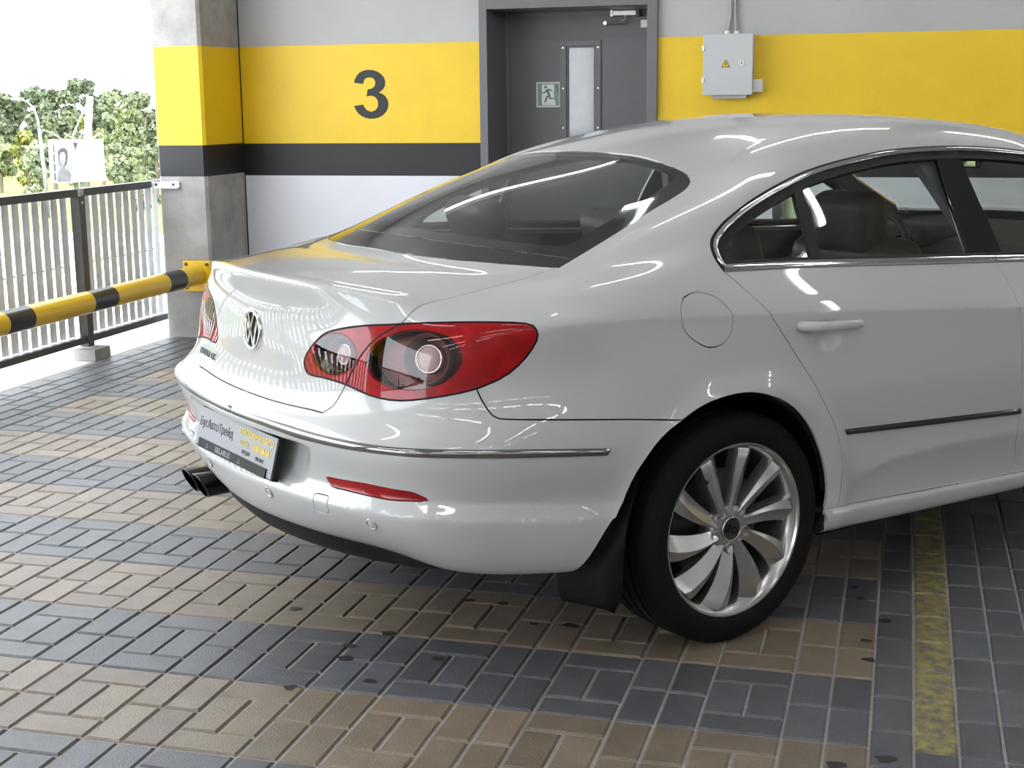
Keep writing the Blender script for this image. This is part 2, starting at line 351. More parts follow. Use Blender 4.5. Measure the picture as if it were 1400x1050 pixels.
# exit pictogram plate
sx0, sz1 = pl(733.5, 112.5, 1, DY)[0], pl(740, 112.5, 1, DY)[2]; sx1, sz0 = pl(765.5, 146.5, 1, DY)[0], pl(750, 146.5, 1, DY)[2]
M_sgreen = mat('sign_green', (0.20, 0.29, 0.27), 0.4); M_swhite = mat('sign_white', (0.74, 0.77, 0.76), 0.4); M_sdark = mat('sign_dark_green', (0.115, 0.165, 0.155), 0.4)
sg = empty('exit_sign', (sx0, DY, sz0)); tag(sg, 'square green and white running man exit sign on the grey door', 'sign')
def sgp(name, pts, m, dy):
    q = [(u*(sx1-sx0), dy, v*(sz1-sz0)) for u, v in pts]; o = MB().poly(q, (0, .0012, 0)).build(name, m, sg); return o
W_ = lambda pts: [((x-105)/360.0, 1-(y-150)/392.0) for x, y in pts]
sgp('backing', [(0, 0), (1, 0), (1, 1), (0, 1)], M_swhite, -.002)
sgp('green_field', W_([(122, 168), (455, 168), (455, 522), (122, 522)]), M_sgreen, -.0032)
sgp('doorway', W_([(190, 186), (378, 186), (378, 400), (405, 512), (200, 512), (188, 470)]), M_swhite, -.0044)
sgp('dark_arrow', W_([(385, 180), (425, 200), (440, 235), (440, 300), (425, 312), (420, 250), (400, 215)]), M_sdark, -.0044)
n = 14; sgp('head', W_([(250+22*math.cos(2*math.pi*i/n), 226+22*math.sin(2*math.pi*i/n)) for i in range(n)]), M_sdark, -.0056)
sgp('torso', W_([(262, 258), (322, 258), (300, 300), (330, 372), (290, 352), (262, 300)]), M_sdark, -.0056)
sgp('arm', W_([(262, 258), (240, 290), (218, 308), (190, 308), (190, 324), (226, 324), (262, 300)]), M_sdark, -.0060)
sgp('arm', W_([(318, 258), (340, 268), (358, 300), (350, 306), (330, 280), (306, 276)]), M_sdark, -.0060)
sgp('leg', W_([(292, 345), (322, 372), (326, 396), (382, 400), (382, 416), (306, 416)]), M_sdark, -.0064)
sgp('leg', W_([(262, 372), (294, 345), (296, 372), (246, 470), (225, 462)]), M_sdark, -.0064)
# door closer
dc = empty('door_closer', (-1.5, DY, 1.97)); tag(dc, 'silver overhead door closer at the top of the grey door', 'door closer')
def cl(x, y): p = pl(x, y, 1, DY-.03); return (p[0]+1.5, -.03, p[2]-1.97)
a, b = cl(838, 18.5), cl(871, 18.0); MB().box(a[0], b[0], -.06, -.0, a[2]-.015, a[2]+.018, .004).build('body', M_silver, dc)
MB().box(b[0]-.004, b[0]+.022, -.062, .0, a[2]-.022, a[2]+.026, .003).build('end_cap', M_steel, dc); MB().box(a[0]-.01, a[0]+.006, -.062, .0, a[2]-.02, a[2]+.024, .003).build('end_cap', M_silver, dc)
c, d, e = cl(856, 26), cl(845, 30), cl(829, 32); MB().tube([(c[0], -.045, a[2]-.01), (c[0], -.05, c[2]+.0), (d[0]+.02, -.06, d[2])], .006, 8).build('spindle', M_silver, dc)
MB().box(e[0], c[0]+.004, -.068, -.055, e[2]-.006, e[2]+.008, .002).build('arm', M_steel, dc); MB().cyl((e[0], -.075, e[2]), (0, 1, 0), .012, .03, 14).build('pivot', M_silver, dc)
MB().box(*(lambda p, q: (p[0], q[0], -.004, .0, q[2], p[2]))(cl(875, 27), cl(884, 37))).build('label_plate', M_white, dc)
# ------------------------------------------------------------------ electrical box with conduits
M_boxg = mat('grey_enamel', (0.53, 0.54, 0.55), 0.4, var=0.02, scale=6)
BY = 5.0
b0, b1 = pl(961.5, 47, 1, BY), pl(1028, 129.5, 1, BY)
bx = empty('electrical_box', (0, 0, 0)); tag(bx, 'grey metal electrical cabinet with hazard triangle on the yellow wall', 'electrical box')
MB().box(b0[0]+.004, b1[0]-.002, BY+.018, WALLY+.001, b1[2]+.004, b0[2]-.004, .003).build('body', M_boxg, bx)
bd = MB().box(b0[0], b1[0], BY, BY+.016, b1[2], b0[2], .003).build('cover', M_boxg, bx)
for zz in (pl(963, 66, 1, BY)[2], pl(963, 110, 1, BY)[2]): MB().box(b0[0]-.004, b0[0]+.009, BY-.006, BY+.004, zz-.016, zz+.016, .002).build('hinge', M_silver, bx)
lk = pl(1014, 86, 1, BY); MB().cyl((lk[0], BY-.006, lk[2]), (0, 1, 0), .015, .008, 20).build('lock', M_silver, bx); MB().box(lk[0]-.003, lk[0]+.003, BY-.008, BY-.004, lk[2]-.008, lk[2]+.008).build('key_slot', M_blk, bx)
M_warn = mat('warning_yellow', (0.80, 0.50, 0.02), 0.5)
tr = [pl(x, y, 1, BY) for x, y in ((986, 92), (998.2, 92), (992.3, 80.8))]
MB().poly([(p[0], BY-.001, p[2]) for p in tr], (0, .001, 0)).build('warning_border', M_blk, bx)
cx_ = sum(p[0] for p in tr)/3; cz_ = sum(p[2] for p in tr)/3
MB().poly([(cx_+(p[0]-cx_)*.76, BY-.0018, cz_+(p[2]-cz_)*.76) for p in tr], (0, .001, 0)).build('warning_triangle', M_warn, bx)
MB().poly([(cx_+x*.001, BY-.0026, cz_+z*.001) for x, z in ((-2, 12), (4, 12), (1, 3), (6, 3), (-1, -11), (1, -1), (-5, -1))], (0, .001, 0)).build('lightning_bolt', M_blk, bx)
q0, q1 = pl(974, 130, 1, BY+.06), pl(1021, 134.5, 1, BY+.06); MB().box(q0[0], q1[0], BY+.05, WALLY+.001, q1[2], b1[2]+.004, .002).build('gland_plate', M_boxg, bx)
M_cable = mat('grey_conduit', (0.36, 0.36, 0.36), 0.5)
for (xa, xb, rr) in ((994.5, 999.5, .0115), (1007, 1005.5, .0095)):
    pts = [pl(x, y, 1, WALLY-.02) for x, y in ((xa, 46), (xa+.1*(xb-xa), 40), (xb-.1, 22), (xb, 12), (xb+.3, 0))]; pts[0][2] = b0[2]+.026; pts += [pts[-1]+np.array([0, 0, .4]), np.array([pts[-1][0], WALLY-.02, CEIL])]
    cn = MB().tube([tuple(p) for p in pts], rr, 10).build('conduit', M_cable, None, True); tag(cn, 'grey cable conduit rising from the '+('left' if xa < 1000 else 'right')+' gland of the electrical cabinet', 'conduit')
    p0 = pl(xa, 45, 1, WALLY-.02); MB().cyl((p0[0], WALLY-.02, b0[2]-.006), (0, 0, 1), rr+.008, .028, 14, rr+.004).build('cable_gland', M_white, bx)
cp = pl(1003, 16, 1, WALLY-.02); MB().box(cp[0]-.03, cp[0]+.025, WALLY-.0075, WALLY, cp[2]-.005, cp[2]+.005, .002).build('conduit_clip', M_cable, bx)
s0, s1 = pl(1028.5, 108, 1, WALLY-.07), pl(1042, 126, 1, WALLY-.07)
sk = empty('junction_box', (0, 0, 0)); tag(sk, 'small white junction box beside the electrical cabinet', 'junction box')
MB().box(s0[0], s1[0], WALLY-.055, WALLY+.001, s1[2], s0[2], .005).build('base', M_white, sk); MB().box(s0[0]+.002, s1[0]-.002, WALLY-.068, WALLY-.057, s1[2]+.002, s0[2]-.002, .004).build('lid', M_white, sk)
# ------------------------------------------------------------------ railing along the open edge
FX = -4.42
def railing(y0, y1, n, label):
    r = empty('slatted_railing', (FX, y0, 0)); tag(r, label, 'railing', 'railing panels along the open edge'); L_ = y1-y0
    MB().box(-.025, .025, 0, L_, .955, 1.0, .003).build('top_rail', M_steel, r)
    MB().box(-.02, .02, 0, L_, .095, .135, .003).build('bottom_rail', M_steel, r)
    MB().tube([(-.075, .02, .55), (-.075, L_, .55)], .006, 8).build('tie_rod', M_steel, r)
    sl = None; pitch = L_/n
    for i in range(n):
        if sl is None:
            prof = [(-.033+.066*k/8, -.012*math.sin(math.pi*k/8)) for k in range(9)]; prof2 = [(a, b-.003) for a, b in prof[::-1]]
            ring = prof+prof2
            sl = MB().poly([(-.05+b, a, .13) for a, b in ring], (0, 0, .835)).build('slat', M_galv, r, auto=40); o = sl
        else: o = sl.copy(); COL.objects.link(o); o.parent = r
        o.location = (0, pitch*(i+.5), 0)
    return r
def rpost(y, label):
    p = empty('railing_post', (FX, y, 0)); tag(p, label, 'post', 'railing posts')
    MB().box(-.03, .03, -.03, .03, .07, .958, .003).build('upright', M_steel, p)
    MB().box(-.05, .10, -.085, .085, -.003, .068, .004).build('foot_block', M_conc, p)
    MB().box(-.03, .05, -.04, .04, .066, .074).build('base_plate', M_galv, p)
    MB().cyl((.029, 0, .92), (1, 0, 0), .008, .004, 10).build('bolt', M_galv, p)
posts = [3.775, 1.95, 0.1, -3.6, -5.4, -7.2]
rpost(3.775, 'grey steel railing post on a concrete foot near the corner column')
for y in posts[1:]: rpost(y, 'grey steel railing post on a concrete foot further along the edge')
railing(3.81, 4.79, 11, 'slatted galvanised railing panel ending at the corner column')
railing(1.985, 3.745, 19, 'slatted galvanised railing panel behind the striped barrier tube')
for a, b in ((.135, 1.915), (-1.68, .065), (-3.565, -2.22), (-5.365, -3.635), (-7.165, -5.435)): railing(a, b, int((b-a)/.092), 'slatted galvanised railing panel further along the open edge')
bk = MB(); bk.box(-4.405, -4.20, 4.583, 4.6, .958, .995, .002); bk.box(-4.405, -4.20, 4.56, 4.585, .955, .962)
bko = bk.build('rail_bracket', M_galv); tag(bko, 'flat galvanised bracket fixing the railing to the concrete column', 'bracket')
for xx in (-4.36, -4.24): MB().cyl((xx, 4.578, .978), (0, 1, 0), .009, .007, 8).build('bolt', M_steel, bko)
# ------------------------------------------------------------------ yellow and black barrier tube
M_bary = mat('barrier_yellow', (0.80, 0.50, 0.02), 0.32, var=0.04, scale=8, coat=.2); M_barb = mat('barrier_black', (0.018, 0.018, 0.02), 0.3, coat=.2)
TX, TZ, TR = -4.10, .408, .062
bar = empty('barrier_tube', (TX, 4.58, TZ)); tag(bar, 'yellow and black striped barrier tube bolted to the concrete column', 'barrier')
MB().box(-.10, .096, -.008, .018, -.105, .092, .006).build('flange_plate', M_bary, bar)
for dx in (-.075, .072):
    for dz in (-.08, .068): MB().cyl((dx, -.016, dz), (0, 1, 0), .011, .01, 6).build('bolt', M_steel, bar)
yy = 4.58; bands = [(4.336, 4.127), (3.529, 3.288), (2.725, 2.509), (1.92, 1.70), (1.11, .89), (.3, .08)]
for a, b in bands+[(-.6, -.6)]:
    if yy > a: MB().cyl((0, a-4.58, 0), (0, 1, 0), TR, yy-a, 28).build('yellow_section', M_bary, bar, auto=40)
    if a > b: MB().cyl((0, b-4.58, 0), (0, 1, 0), TR+.0006, a-b, 28).build('black_band', M_barb, bar, auto=40)
    yy = b
# ------------------------------------------------------------------ outdoors: field, trees, billboard, lamp post
GZ = -6.0
M_grass = mat('meadow_grass', (0.15, 0.185, 0.045), 0.95, var=0.30, scale=.12)
gr = MB().box(-420, -5.2, -120, 400, GZ-.3, GZ).build('meadow', M_grass); tag(gr, 'sunlit green meadow below the garage', 'meadow', kind='structure')
pv = MB().box(-75, -5.0, -100, 72, GZ-.1, GZ+.03).build('forecourt', M_ledge); tag(pv, 'pale paved forecourt between the garage and the meadow', 'pavement', kind='structure')
bw = MB().box(-4.95, -4.75, -9, WALLY+.6, GZ, -.25).build('wall_facade', M_conc); tag(bw, 'concrete facade below the garage edge', 'wall', kind='structure')
M_leaf = [mat('leaf_dark', (0.125, 0.15, 0.095), 0.8, rnd=.2, var=.35, scale=.6), mat('leaf_mid', (0.165, 0.19, 0.11), 0.8, rnd=.2, var=.35, scale=.6), mat('leaf_pale', (0.20, 0.23, 0.11), 0.8, rnd=.15, var=.3, scale=.6), mat('leaf_yellow', (0.19, 0.20, 0.05), 0.8, var=.2, scale=.8)]  # leaf tones lightened in the colour itself, in place of distance haze
M_bark = mat('bark', (0.16, 0.13, 0.10), 0.9)
def leafcloud(blobs, nl, size):
    vs_, fs_ = [], []
    tot = sum(b[3]**2 for b in blobs)
    for bxx, byy, bzz, br in blobs:
        k = max(6, int(nl*br*br/tot))
        d = rng.normal(size=(k, 3)); d /= np.linalg.norm(d, axis=1)[:, None]
        c = np.array([bxx, byy, bzz])+d*br*(rng.random((k, 1))**.33)*np.array([1, 1, .85])
        for i in range(k):
            a = rng.normal(size=3); a /= np.linalg.norm(a); b = np.cross(a, d[i]+.3*rng.normal(size=3)); b /= np.linalg.norm(b)+1e-9
            s_ = size*(.6+.8*rng.random()); q = len(vs_)
            vs_ += [c[i]+a*s_, c[i]+b*s_*.7, c[i]-a*s_, c[i]-b*s_*.7]; fs_.append((q, q+1, q+2, q+3))
    return vs_, fs_
def tree(px0, px1, ytop, dist, leaf, label, group, name='tree', nl=2200, ybase=None):
    """crown spans px0..px1 and tops out at ytop, standing on the meadow at distance dist"""
    xc = (px0+px1)/2; d = ray(xc, 150); base = CPOS+d*dist; wx = (px1-px0)*dist/CAMF/2; top = (CPOS+ray(xc, ytop)*dist)[2]
    h = top-GZ; o = empty(name, (base[0], base[1], GZ), 0, label, 'bush' if name == 'bush' else 'tree', group)
    blobs = []
    hb = .12*h if name == 'bush' else .18*h
    for i in range(16 if name == 'tree' else 9):
        t = rng.random(); rr = wx*(.34+.22*rng.random()); ang = rng.random()*6.28; spread = wx*(.72*math.sqrt(max(0, 1-(t-.35)**2*1.9)))*rng.random()**.5
        blobs.append((spread*math.cos(ang), spread*math.sin(ang), min(hb+t*(h-hb), h-rr*.85), rr))
    blobs.append((0, 0, h-wx*.4, wx*.42)); blobs.append((0, 0, hb+(h-hb)*.45, wx*.62))
    v, f = leafcloud(blobs, nl, max(.22, .0021*dist))
    mesh_obj('crown', v, f, M_leaf[leaf], o)
    MB().tube([(0, 0, 0), (.1*wx, 0, h*.3), (0, 0, h*.75)], [max(.12, .035*h), .025*h, .006*h], 8).build('trunk', M_bark, o)
    return o
G = 'trees beyond the meadow'
for a, b, yt, ds, lf, lb in [(-70, -8, 130, 205, 1, 'pale rounded tree at the open end of the distant tree line'), (-20, 36, 128, 172, 1, 'broad grey green tree in the distant tree line'), (24, 74, 118, 150, 0, 'dark green tree behind the street lamp'),
    (52, 104, 121, 185, 1, 'full green tree behind the billboard'), (88, 118, 109, 200, 0, 'tall dark tree above the billboard lamps'), (106, 140, 108, 165, 0, 'tallest dark green tree in the tree line'),
    (128, 176, 122, 195, 1, 'rounded green tree between the tall trees and the column'), (158, 212, 126, 165, 1, 'green tree partly hidden by the corner column'), (150, 205, 142, 140, 2, 'pale willow standing before the dark trees'), (182, 232, 148, 118, 1, 'green tree beside the corner column'),
    (-40, 12, 150, 150, 1, 'soft grey green tree low in the tree line'), (205, 265, 130, 165, 1, 'green tree behind the corner column'), (-120, -55, 126, 170, 0, 'dark tree at the left end of the tree line')]:
    tree(a, b, yt, ds, lf, lb, G)
for i in range(11):
    a = -185-i*62; tree(a, a+70, 118+(i*7) % 16, 150+(i*37) % 60, i % 2, 'distant leafy tree further along the tree line', G, nl=1200)
B_ = 'bushes at the meadow edge'
for a, b, yt, ds, lf, lb in [(-30, 16, 184, 125, 2, 'pale bush at the meadow edge'), (8, 52, 180, 122, 3, 'yellow green bush left of the lamp post'), (24, 68, 196, 108, 1, 'dark green bush at the foot of the lamp post'), (55, 82, 157, 130, 1, 'conical green bush behind the lamp post'),
    (88, 106, 160, 128, 2, 'slim pale bush behind the billboard'), (104, 122, 163, 126, 3, 'slim yellow green bush above the billboard'), (138, 172, 196, 106, 1, 'green bush right of the billboard'), (150, 186, 186, 128, 1, 'leafy bush behind the billboard bush'), (172, 200, 205, 100, 2, 'low pale bush near the column'), (182, 214, 200, 104, 1, 'low green bush beside the column'), (205, 240, 202, 94, 1, 'low green bush hidden by the column'), (120, 150, 176, 124, 2, 'light green bush behind the billboard top')]:
    tree(a, b, yt, ds, lf, lb, B_, 'bush', 900)
M_lamp = mat('lamp_post_grey', (0.20, 0.20, 0.195), 0.6)
def at_px(x, y, dist): return CPOS+ray(x, y)*dist
lp = at_px(57, 150, 96); lpo = empty('street_lamp', (lp[0], lp[1], GZ)); tag(lpo, 'tall grey street lamp with a curved arm on the meadow', 'street lamp')
def loc(x, y, dist, base): q = at_px(x, y, dist); return (q[0]-base[0], q[1]-base[1], q[2]-GZ)
top = loc(53.5, 176, 96, lp); MB().tube([(0, 0, 0), top], [.16, .11], 10).build('pole', M_lamp, lpo, True)
MB().tube([loc(53.5, 177, 96, lp), loc(51.5, 163, 96, lp), loc(46, 148, 96, lp), loc(38, 139.5, 96, lp), loc(28, 136, 96, lp)], [.10, .09, .08, .07, .07], 8).build('arm', M_lamp, lpo, True)
h = loc(24, 135.5, 96, lp); MB().box(h[0]-.45, h[0]+.3, h[1]-.18, h[1]+.18, h[2]-.07, h[2]+.09, .04).build('lamp_head', M_lamp, lpo)
# billboard with a black and white poster
M_poster = mat('billboard_white', (0.40, 0.40, 0.40), 0.6); M_postd = mat('poster_dark_print', (0.03, 0.03, 0.033), 0.6); M_postm = mat('poster_grey_print', (0.08, 0.08, 0.085), 0.6, var=.5, scale=1.2); M_postl = mat('poster_pale_print', (0.17, 0.17, 0.17), .6)
BD = 100.0; bp_ = at_px(104, 150, BD); bb = empty('billboard', (bp_[0], bp_[1], GZ)); tag(bb, 'white billboard with a black and white portrait poster on the meadow', 'billboard')
def bl(x, y, dd=0): return Vector(loc(x, y, BD+dd, bp_))
cr = [bl(75, 191), bl(139, 190.5), bl(143, 247), bl(78.5, 250.5)]; dv = Vector(_fw)*.35; dv.z = 0
MB().poly(cr, dv).build('panel', M_poster, bb)
MB().poly([bl(65.5, 191, 2.2), bl(75, 191), bl(78.5, 250.5), bl(69, 249, 2.2)], dv).build('side_frame', M_poster, bb)
for i in range(4):
    t0, t1 = .12+i*.215, .30+i*.215; A, B, C2, D = bl(68.2, 191, 1.9), bl(73.6, 191, .3), bl(76.8, 250, .3), bl(71.5, 249.5, 1.9)
    MB().poly([A.lerp(D, t0), B.lerp(C2, t0), B.lerp(C2, t1), A.lerp(D, t1)], -dv*.1).build('frame_opening', M_postd, bb)
f_ = -dv*.12; f2 = -dv*.24; f3 = -dv*.36
MB().poly([bl(77.5, 199), bl(103, 196), bl(97, 247.5), bl(79, 248.5)], f_).build('poster_background', M_postl, bb)
MB().poly([bl(81, 218), bl(79.5, 208), bl(83, 203), bl(88, 202), bl(92, 206), bl(92.5, 214), bl(91, 224), bl(84, 226)], f2).build('poster_hair', M_postd, bb)
MB().poly([bl(82.2, 212), bl(84, 208), bl(88.5, 208), bl(90.5, 212), bl(90, 222), bl(87, 228), bl(84.5, 226), bl(82.5, 220)], f3).build('poster_face', M_postl, bb)
MB().poly([bl(79, 248), bl(80, 236), bl(84, 229), bl(88, 229), bl(94, 233), bl(97, 238), bl(95.5, 247.5)], f2).build('poster_shoulders', M_postm, bb)
MB().poly([bl(100, 195), bl(106, 195), bl(105, 199), bl(103, 204), bl(102, 199)], f2).build('poster_print', M_postd, bb)
lg = bl(113, 247, .6); MB().cyl((lg.x, lg.y, 0), (0, 0, 1), .22, lg.z+1.0, 12).build('leg', M_lamp, bb)
MB().tube([bl(119.5, 190, .5), bl(123, 132, .5)], [.28, .24], 10).build('mast', M_poster, bb); MB().tube([bl(98, 189, .5), bl(122.5, 133, .5)], .06, 6).build('stay', M_poster, bb)
for x0, x1, yy_ in ((84, 59, 178), (100, 88, 182), (108, 112, 183), (124, 138, 182)): MB().tube([bl(x0, 190), bl((x0+x1)/2, yy_+4, -.6), bl(x1, yy_, -1.4)], .05, 6).build('lamp_arm', M_poster, bb)
# ------------------------------------------------------------------ ceiling tube lights
M_tube = mat('lit_tube', (1, 1, 1), .5, emit=(.985, .985, .99), estr=TUBE); M_hous = mat('tube_housing', (.7, .7, .7), .5)
def tubelight(x, y, L_, along='x'):
    o = empty('tube_light', (x, y, CEIL)); tag(o, 'lit tube light in a row of ceiling lamps', 'ceiling lamp', 'tube lights on the ceiling')
    if along == 'y': o.rotation_euler = (0, 0, R(90))
    MB().box(-L_/2, L_/2, -.05, .05, -.10, .0, .006).build('housing', M_hous, o)
    MB().cyl((-L_/2+.02, 0, -.115), (1, 0, 0), .026, L_-.04, 12).build('tube', M_tube, o)
for yy_ in (3.5, 1.35, -.8, -2.95, -5.1, -7.25):
    for xx in (-2.1, -.12, 1.62, 3.36, 5.1, 6.84, 8.6): tubelight(xx, yy_, 1.29)
# ================================================================== CAR
TH, OX, OY = 0.866, -0.861, 0.748
CF = np.array([math.cos(TH), math.sin(TH), 0]); CL = np.array([-math.sin(TH), math.cos(TH), 0]); CO = np.array([OX, OY, 0.0])
CC = np.array([(CPOS-CO) @ CF, (CPOS-CO) @ CL, CPOS[2]])            # camera position in car axes
def c2w(X): X = np.asarray(X, float); return CO+X[..., :1]*CF+X[..., 1:2]*CL+X[..., 2:3]*np.array([0, 0, 1.0])
def cray(x, y): d = ray(x, y); return np.array([d @ CF, d @ CL, d[2]])
def cpx(u_, v_, **k):
    d = cray(u_, v_); i = 'xyz'.index(list(k)[0]); return CC+d*((list(k.values())[0]-CC[i])/d[i])
car = empty('car', (OX, OY, 0), TH); tag(car, 'white four door saloon car parked at an angle on the paved floor', 'car')
# ---- control curves: 17 levels from the lower edge to the roof, 18 columns from rear centre round the right side to front centre (x, |y|, z)
LV = [
 [(-.955,0,.335),(-.935,.21,.335),(-.88,.39,.33),(-.815,.535,.32),(-.765,.66,.305),(-.63,.745,.295),(-.44,.80,.285),(0,.82,.262),(.4,.825,.25),(.8,.83,.242),(1.2,.83,.235),(1.7,.828,.225),(2.2,.82,.22),(2.7,.81,.23),(3.12,.76,.25),(3.36,.6,.25),(3.5,.32,.24),(3.54,0,.24)],
 [(-1.005,0,.352),(-.985,.22,.352),(-.928,.42,.347),(-.86,.58,.336),(-.80,.715,.32),(-.66,.805,.307),(-.45,.865,.294),(0,.885,.272),(.4,.89,.26),(.8,.893,.252),(1.2,.893,.244),(1.7,.89,.235),(2.2,.882,.23),(2.7,.87,.24),(3.15,.82,.26),(3.42,.65,.26),(3.58,.35,.25),(3.62,0,.25)],
 [(-1.052,0,.462),(-1.042,.22,.463),(-1.006,.45,.467),(-.96,.628,.473),(-.87,.775,.475),(-.69,.847,.455),(-.45,.893,.43),(0,.905,.40),(.4,.909,.365),(.8,.910,.35),(1.2,.910,.335),(1.7,.907,.325),(2.2,.9,.32),(2.7,.885,.31),(3.16,.825,.31),(3.45,.64,.30),(3.58,.34,.30),(3.62,0,.30)],
 [(-1.040,0,.512),(-1.030,.22,.513),(-.993,.45,.517),(-.946,.628,.52),(-.856,.77,.515),(-.68,.838,.50),(-.44,.886,.475),(0,.911,.455),(.4,.918,.43),(.8,.920,.42),(1.2,.92,.405),(1.7,.917,.39),(2.2,.909,.385),(2.7,.89,.38),(3.16,.828,.37),(3.47,.63,.36),(3.6,.33,.35),(3.63,0,.35)],
 [(-1.050,0,.58),(-1.040,.22,.58),(-1.004,.455,.58),(-.958,.638,.58),(-.868,.774,.577),(-.69,.85,.565),(-.44,.898,.55),(0,.917,.53),(.4,.923,.51),(.8,.925,.50),(1.2,.925,.49),(1.7,.922,.48),(2.2,.915,.47),(2.7,.894,.46),(3.17,.832,.44),(3.49,.63,.42),(3.61,.33,.41),(3.64,0,.41)],
 [(-1.056,0,.642),(-1.047,.22,.642),(-1.013,.46,.641),(-.967,.643,.640),(-.876,.774,.638),(-.70,.853,.636),(-.44,.905,.615),(0,.921,.605),(.4,.927,.60),(.8,.929,.59),(1.2,.929,.58),(1.7,.926,.57),(2.2,.918,.56),(2.7,.896,.54),(3.17,.834,.52),(3.5,.63,.48),(3.62,.33,.47),(3.65,0,.47)],
 [(-1.008,0,.69),(-1.0,.22,.692),(-.975,.43,.70),(-.928,.60,.705),(-.845,.737,.71),(-.69,.836,.71),(-.43,.898,.70),(0,.921,.69),(.4,.928,.68),(.8,.930,.67),(1.2,.930,.66),(1.7,.927,.65),(2.2,.918,.635),(2.7,.896,.61),(3.16,.83,.585),(3.49,.62,.54),(3.61,.33,.53),(3.64,0,.53)],
 [(-.984,0,.835),(-.974,.22,.834),(-.943,.43,.832),(-.896,.60,.828),(-.81,.735,.825),(-.665,.825,.82),(-.42,.886,.812),(0,.912,.795),(.4,.921,.775),(.8,.925,.755),(1.2,.925,.735),(1.7,.922,.715),(2.2,.912,.695),(2.7,.888,.675),(3.15,.815,.645),(3.47,.61,.61),(3.59,.32,.6),(3.62,0,.6)],
 [(-.986,0,.955),(-.970,.20,.951),(-.925,.42,.944),(-.857,.60,.936),(-.765,.73,.941),(-.645,.835,.937),(-.42,.878,.931),(0,.899,.911),(.4,.909,.885),(.8,.914,.855),(1.2,.915,.826),(1.7,.912,.795),(2.2,.9,.77),(2.7,.868,.745),(3.15,.785,.715),(3.45,.58,.69),(3.56,.3,.68),(3.58,0,.68)],
 [(-1.001,0,1.016),(-.980,.20,1.012),(-.916,.41,.998),(-.81,.585,.980),(-.705,.705,.967),(-.585,.80,.963),(-.40,.862,.962),(0,.884,.947),(.4,.894,.922),(.8,.899,.892),(1.2,.90,.863),(1.7,.897,.835),(2.2,.885,.82),(2.7,.845,.798),(3.12,.75,.775),(3.39,.55,.765),(3.49,.28,.76),(3.52,0,.76)],
 [(-.965,0,1.028),(-.944,.20,1.024),(-.875,.395,1.010),(-.765,.56,.992),(-.65,.675,.985),(-.53,.765,.992),(-.36,.83,1.001),(.01,.855,.992),(.4,.863,.970),(.8,.869,.944),(1.2,.871,.917),(1.7,.867,.885),(2.22,.857,.865),(2.72,.80,.85),(3.08,.68,.838),(3.29,.48,.835),(3.36,.245,.832),(3.38,0,.832)],
 [(-.80,0,1.043),(-.785,.20,1.040),(-.732,.385,1.031),(-.65,.53,1.016),(-.55,.638,1.008),(-.42,.722,1.020),(-.26,.792,1.035),(.03,.826,1.032),(.4,.832,1.014),(.8,.836,.992),(1.2,.838,.969),(1.7,.833,.945),(2.22,.81,.925),(2.66,.735,.91),(2.94,.60,.908),(3.07,.41,.91),(3.12,.2,.912),(3.13,0,.912)],
 [(-.60,0,1.056),(-.587,.20,1.054),(-.545,.38,1.049),(-.48,.53,1.044),(-.395,.64,1.043),(-.28,.70,1.062),(-.12,.744,1.085),(.10,.772,1.103),(.42,.778,1.108),(.8,.779,1.098),(1.2,.776,1.085),(1.7,.765,1.066),(2.18,.74,1.022),(2.48,.675,.985),(2.64,.54,.985),(2.72,.36,.99),(2.75,.18,.99),(2.76,0,.99)],
 [(-.36,0,1.146),(-.348,.19,1.142),(-.318,.365,1.136),(-.27,.505,1.122),(-.20,.608,1.114),(-.11,.660,1.136),(.02,.698,1.165),(.20,.718,1.192),(.47,.718,1.208),(.82,.714,1.206),(1.2,.708,1.199),(1.68,.692,1.18),(2.05,.662,1.13),(2.27,.605,1.10),(2.39,.49,1.11),(2.45,.325,1.117),(2.475,.165,1.12),(2.48,0,1.12)],
 [(-.095,0,1.239),(-.088,.18,1.235),(-.065,.345,1.230),(-.02,.475,1.216),(.04,.565,1.195),(.115,.607,1.215),(.21,.636,1.241),(.33,.652,1.266),(.53,.655,1.287),(.85,.648,1.300),(1.2,.640,1.302),(1.62,.622,1.287),(1.87,.59,1.240),(2.01,.53,1.227),(2.08,.43,1.235),(2.11,.29,1.242),(2.125,.145,1.246),(2.13,0,1.247)],
 [(.168,0,1.311),(.165,.17,1.307),(.158,.325,1.298),(.15,.44,1.274),(.158,.525,1.245),(.205,.555,1.260),(.275,.577,1.285),(.37,.590,1.308),(.55,.595,1.332),(.85,.590,1.353),(1.2,.582,1.354),(1.56,.56,1.338),(1.70,.515,1.330),(1.77,.45,1.335),(1.80,.36,1.342),(1.81,.245,1.347),(1.82,.12,1.350),(1.82,0,1.351)],
 [(.45,0,1.372),(.45,.15,1.370),(.452,.28,1.362),(.455,.37,1.350),(.465,.425,1.338),(.49,.448,1.339),(.525,.462,1.347),(.58,.47,1.357),(.68,.473,1.377),(.88,.468,1.391),(1.15,.460,1.396),(1.42,.44,1.385),(1.52,.40,1.379),(1.56,.34,1.380),(1.58,.26,1.383),(1.585,.17,1.387),(1.59,.085,1.390),(1.59,0,1.391)],
]
LV = np.array(LV); NLV, NCV = LV.shape[:2]
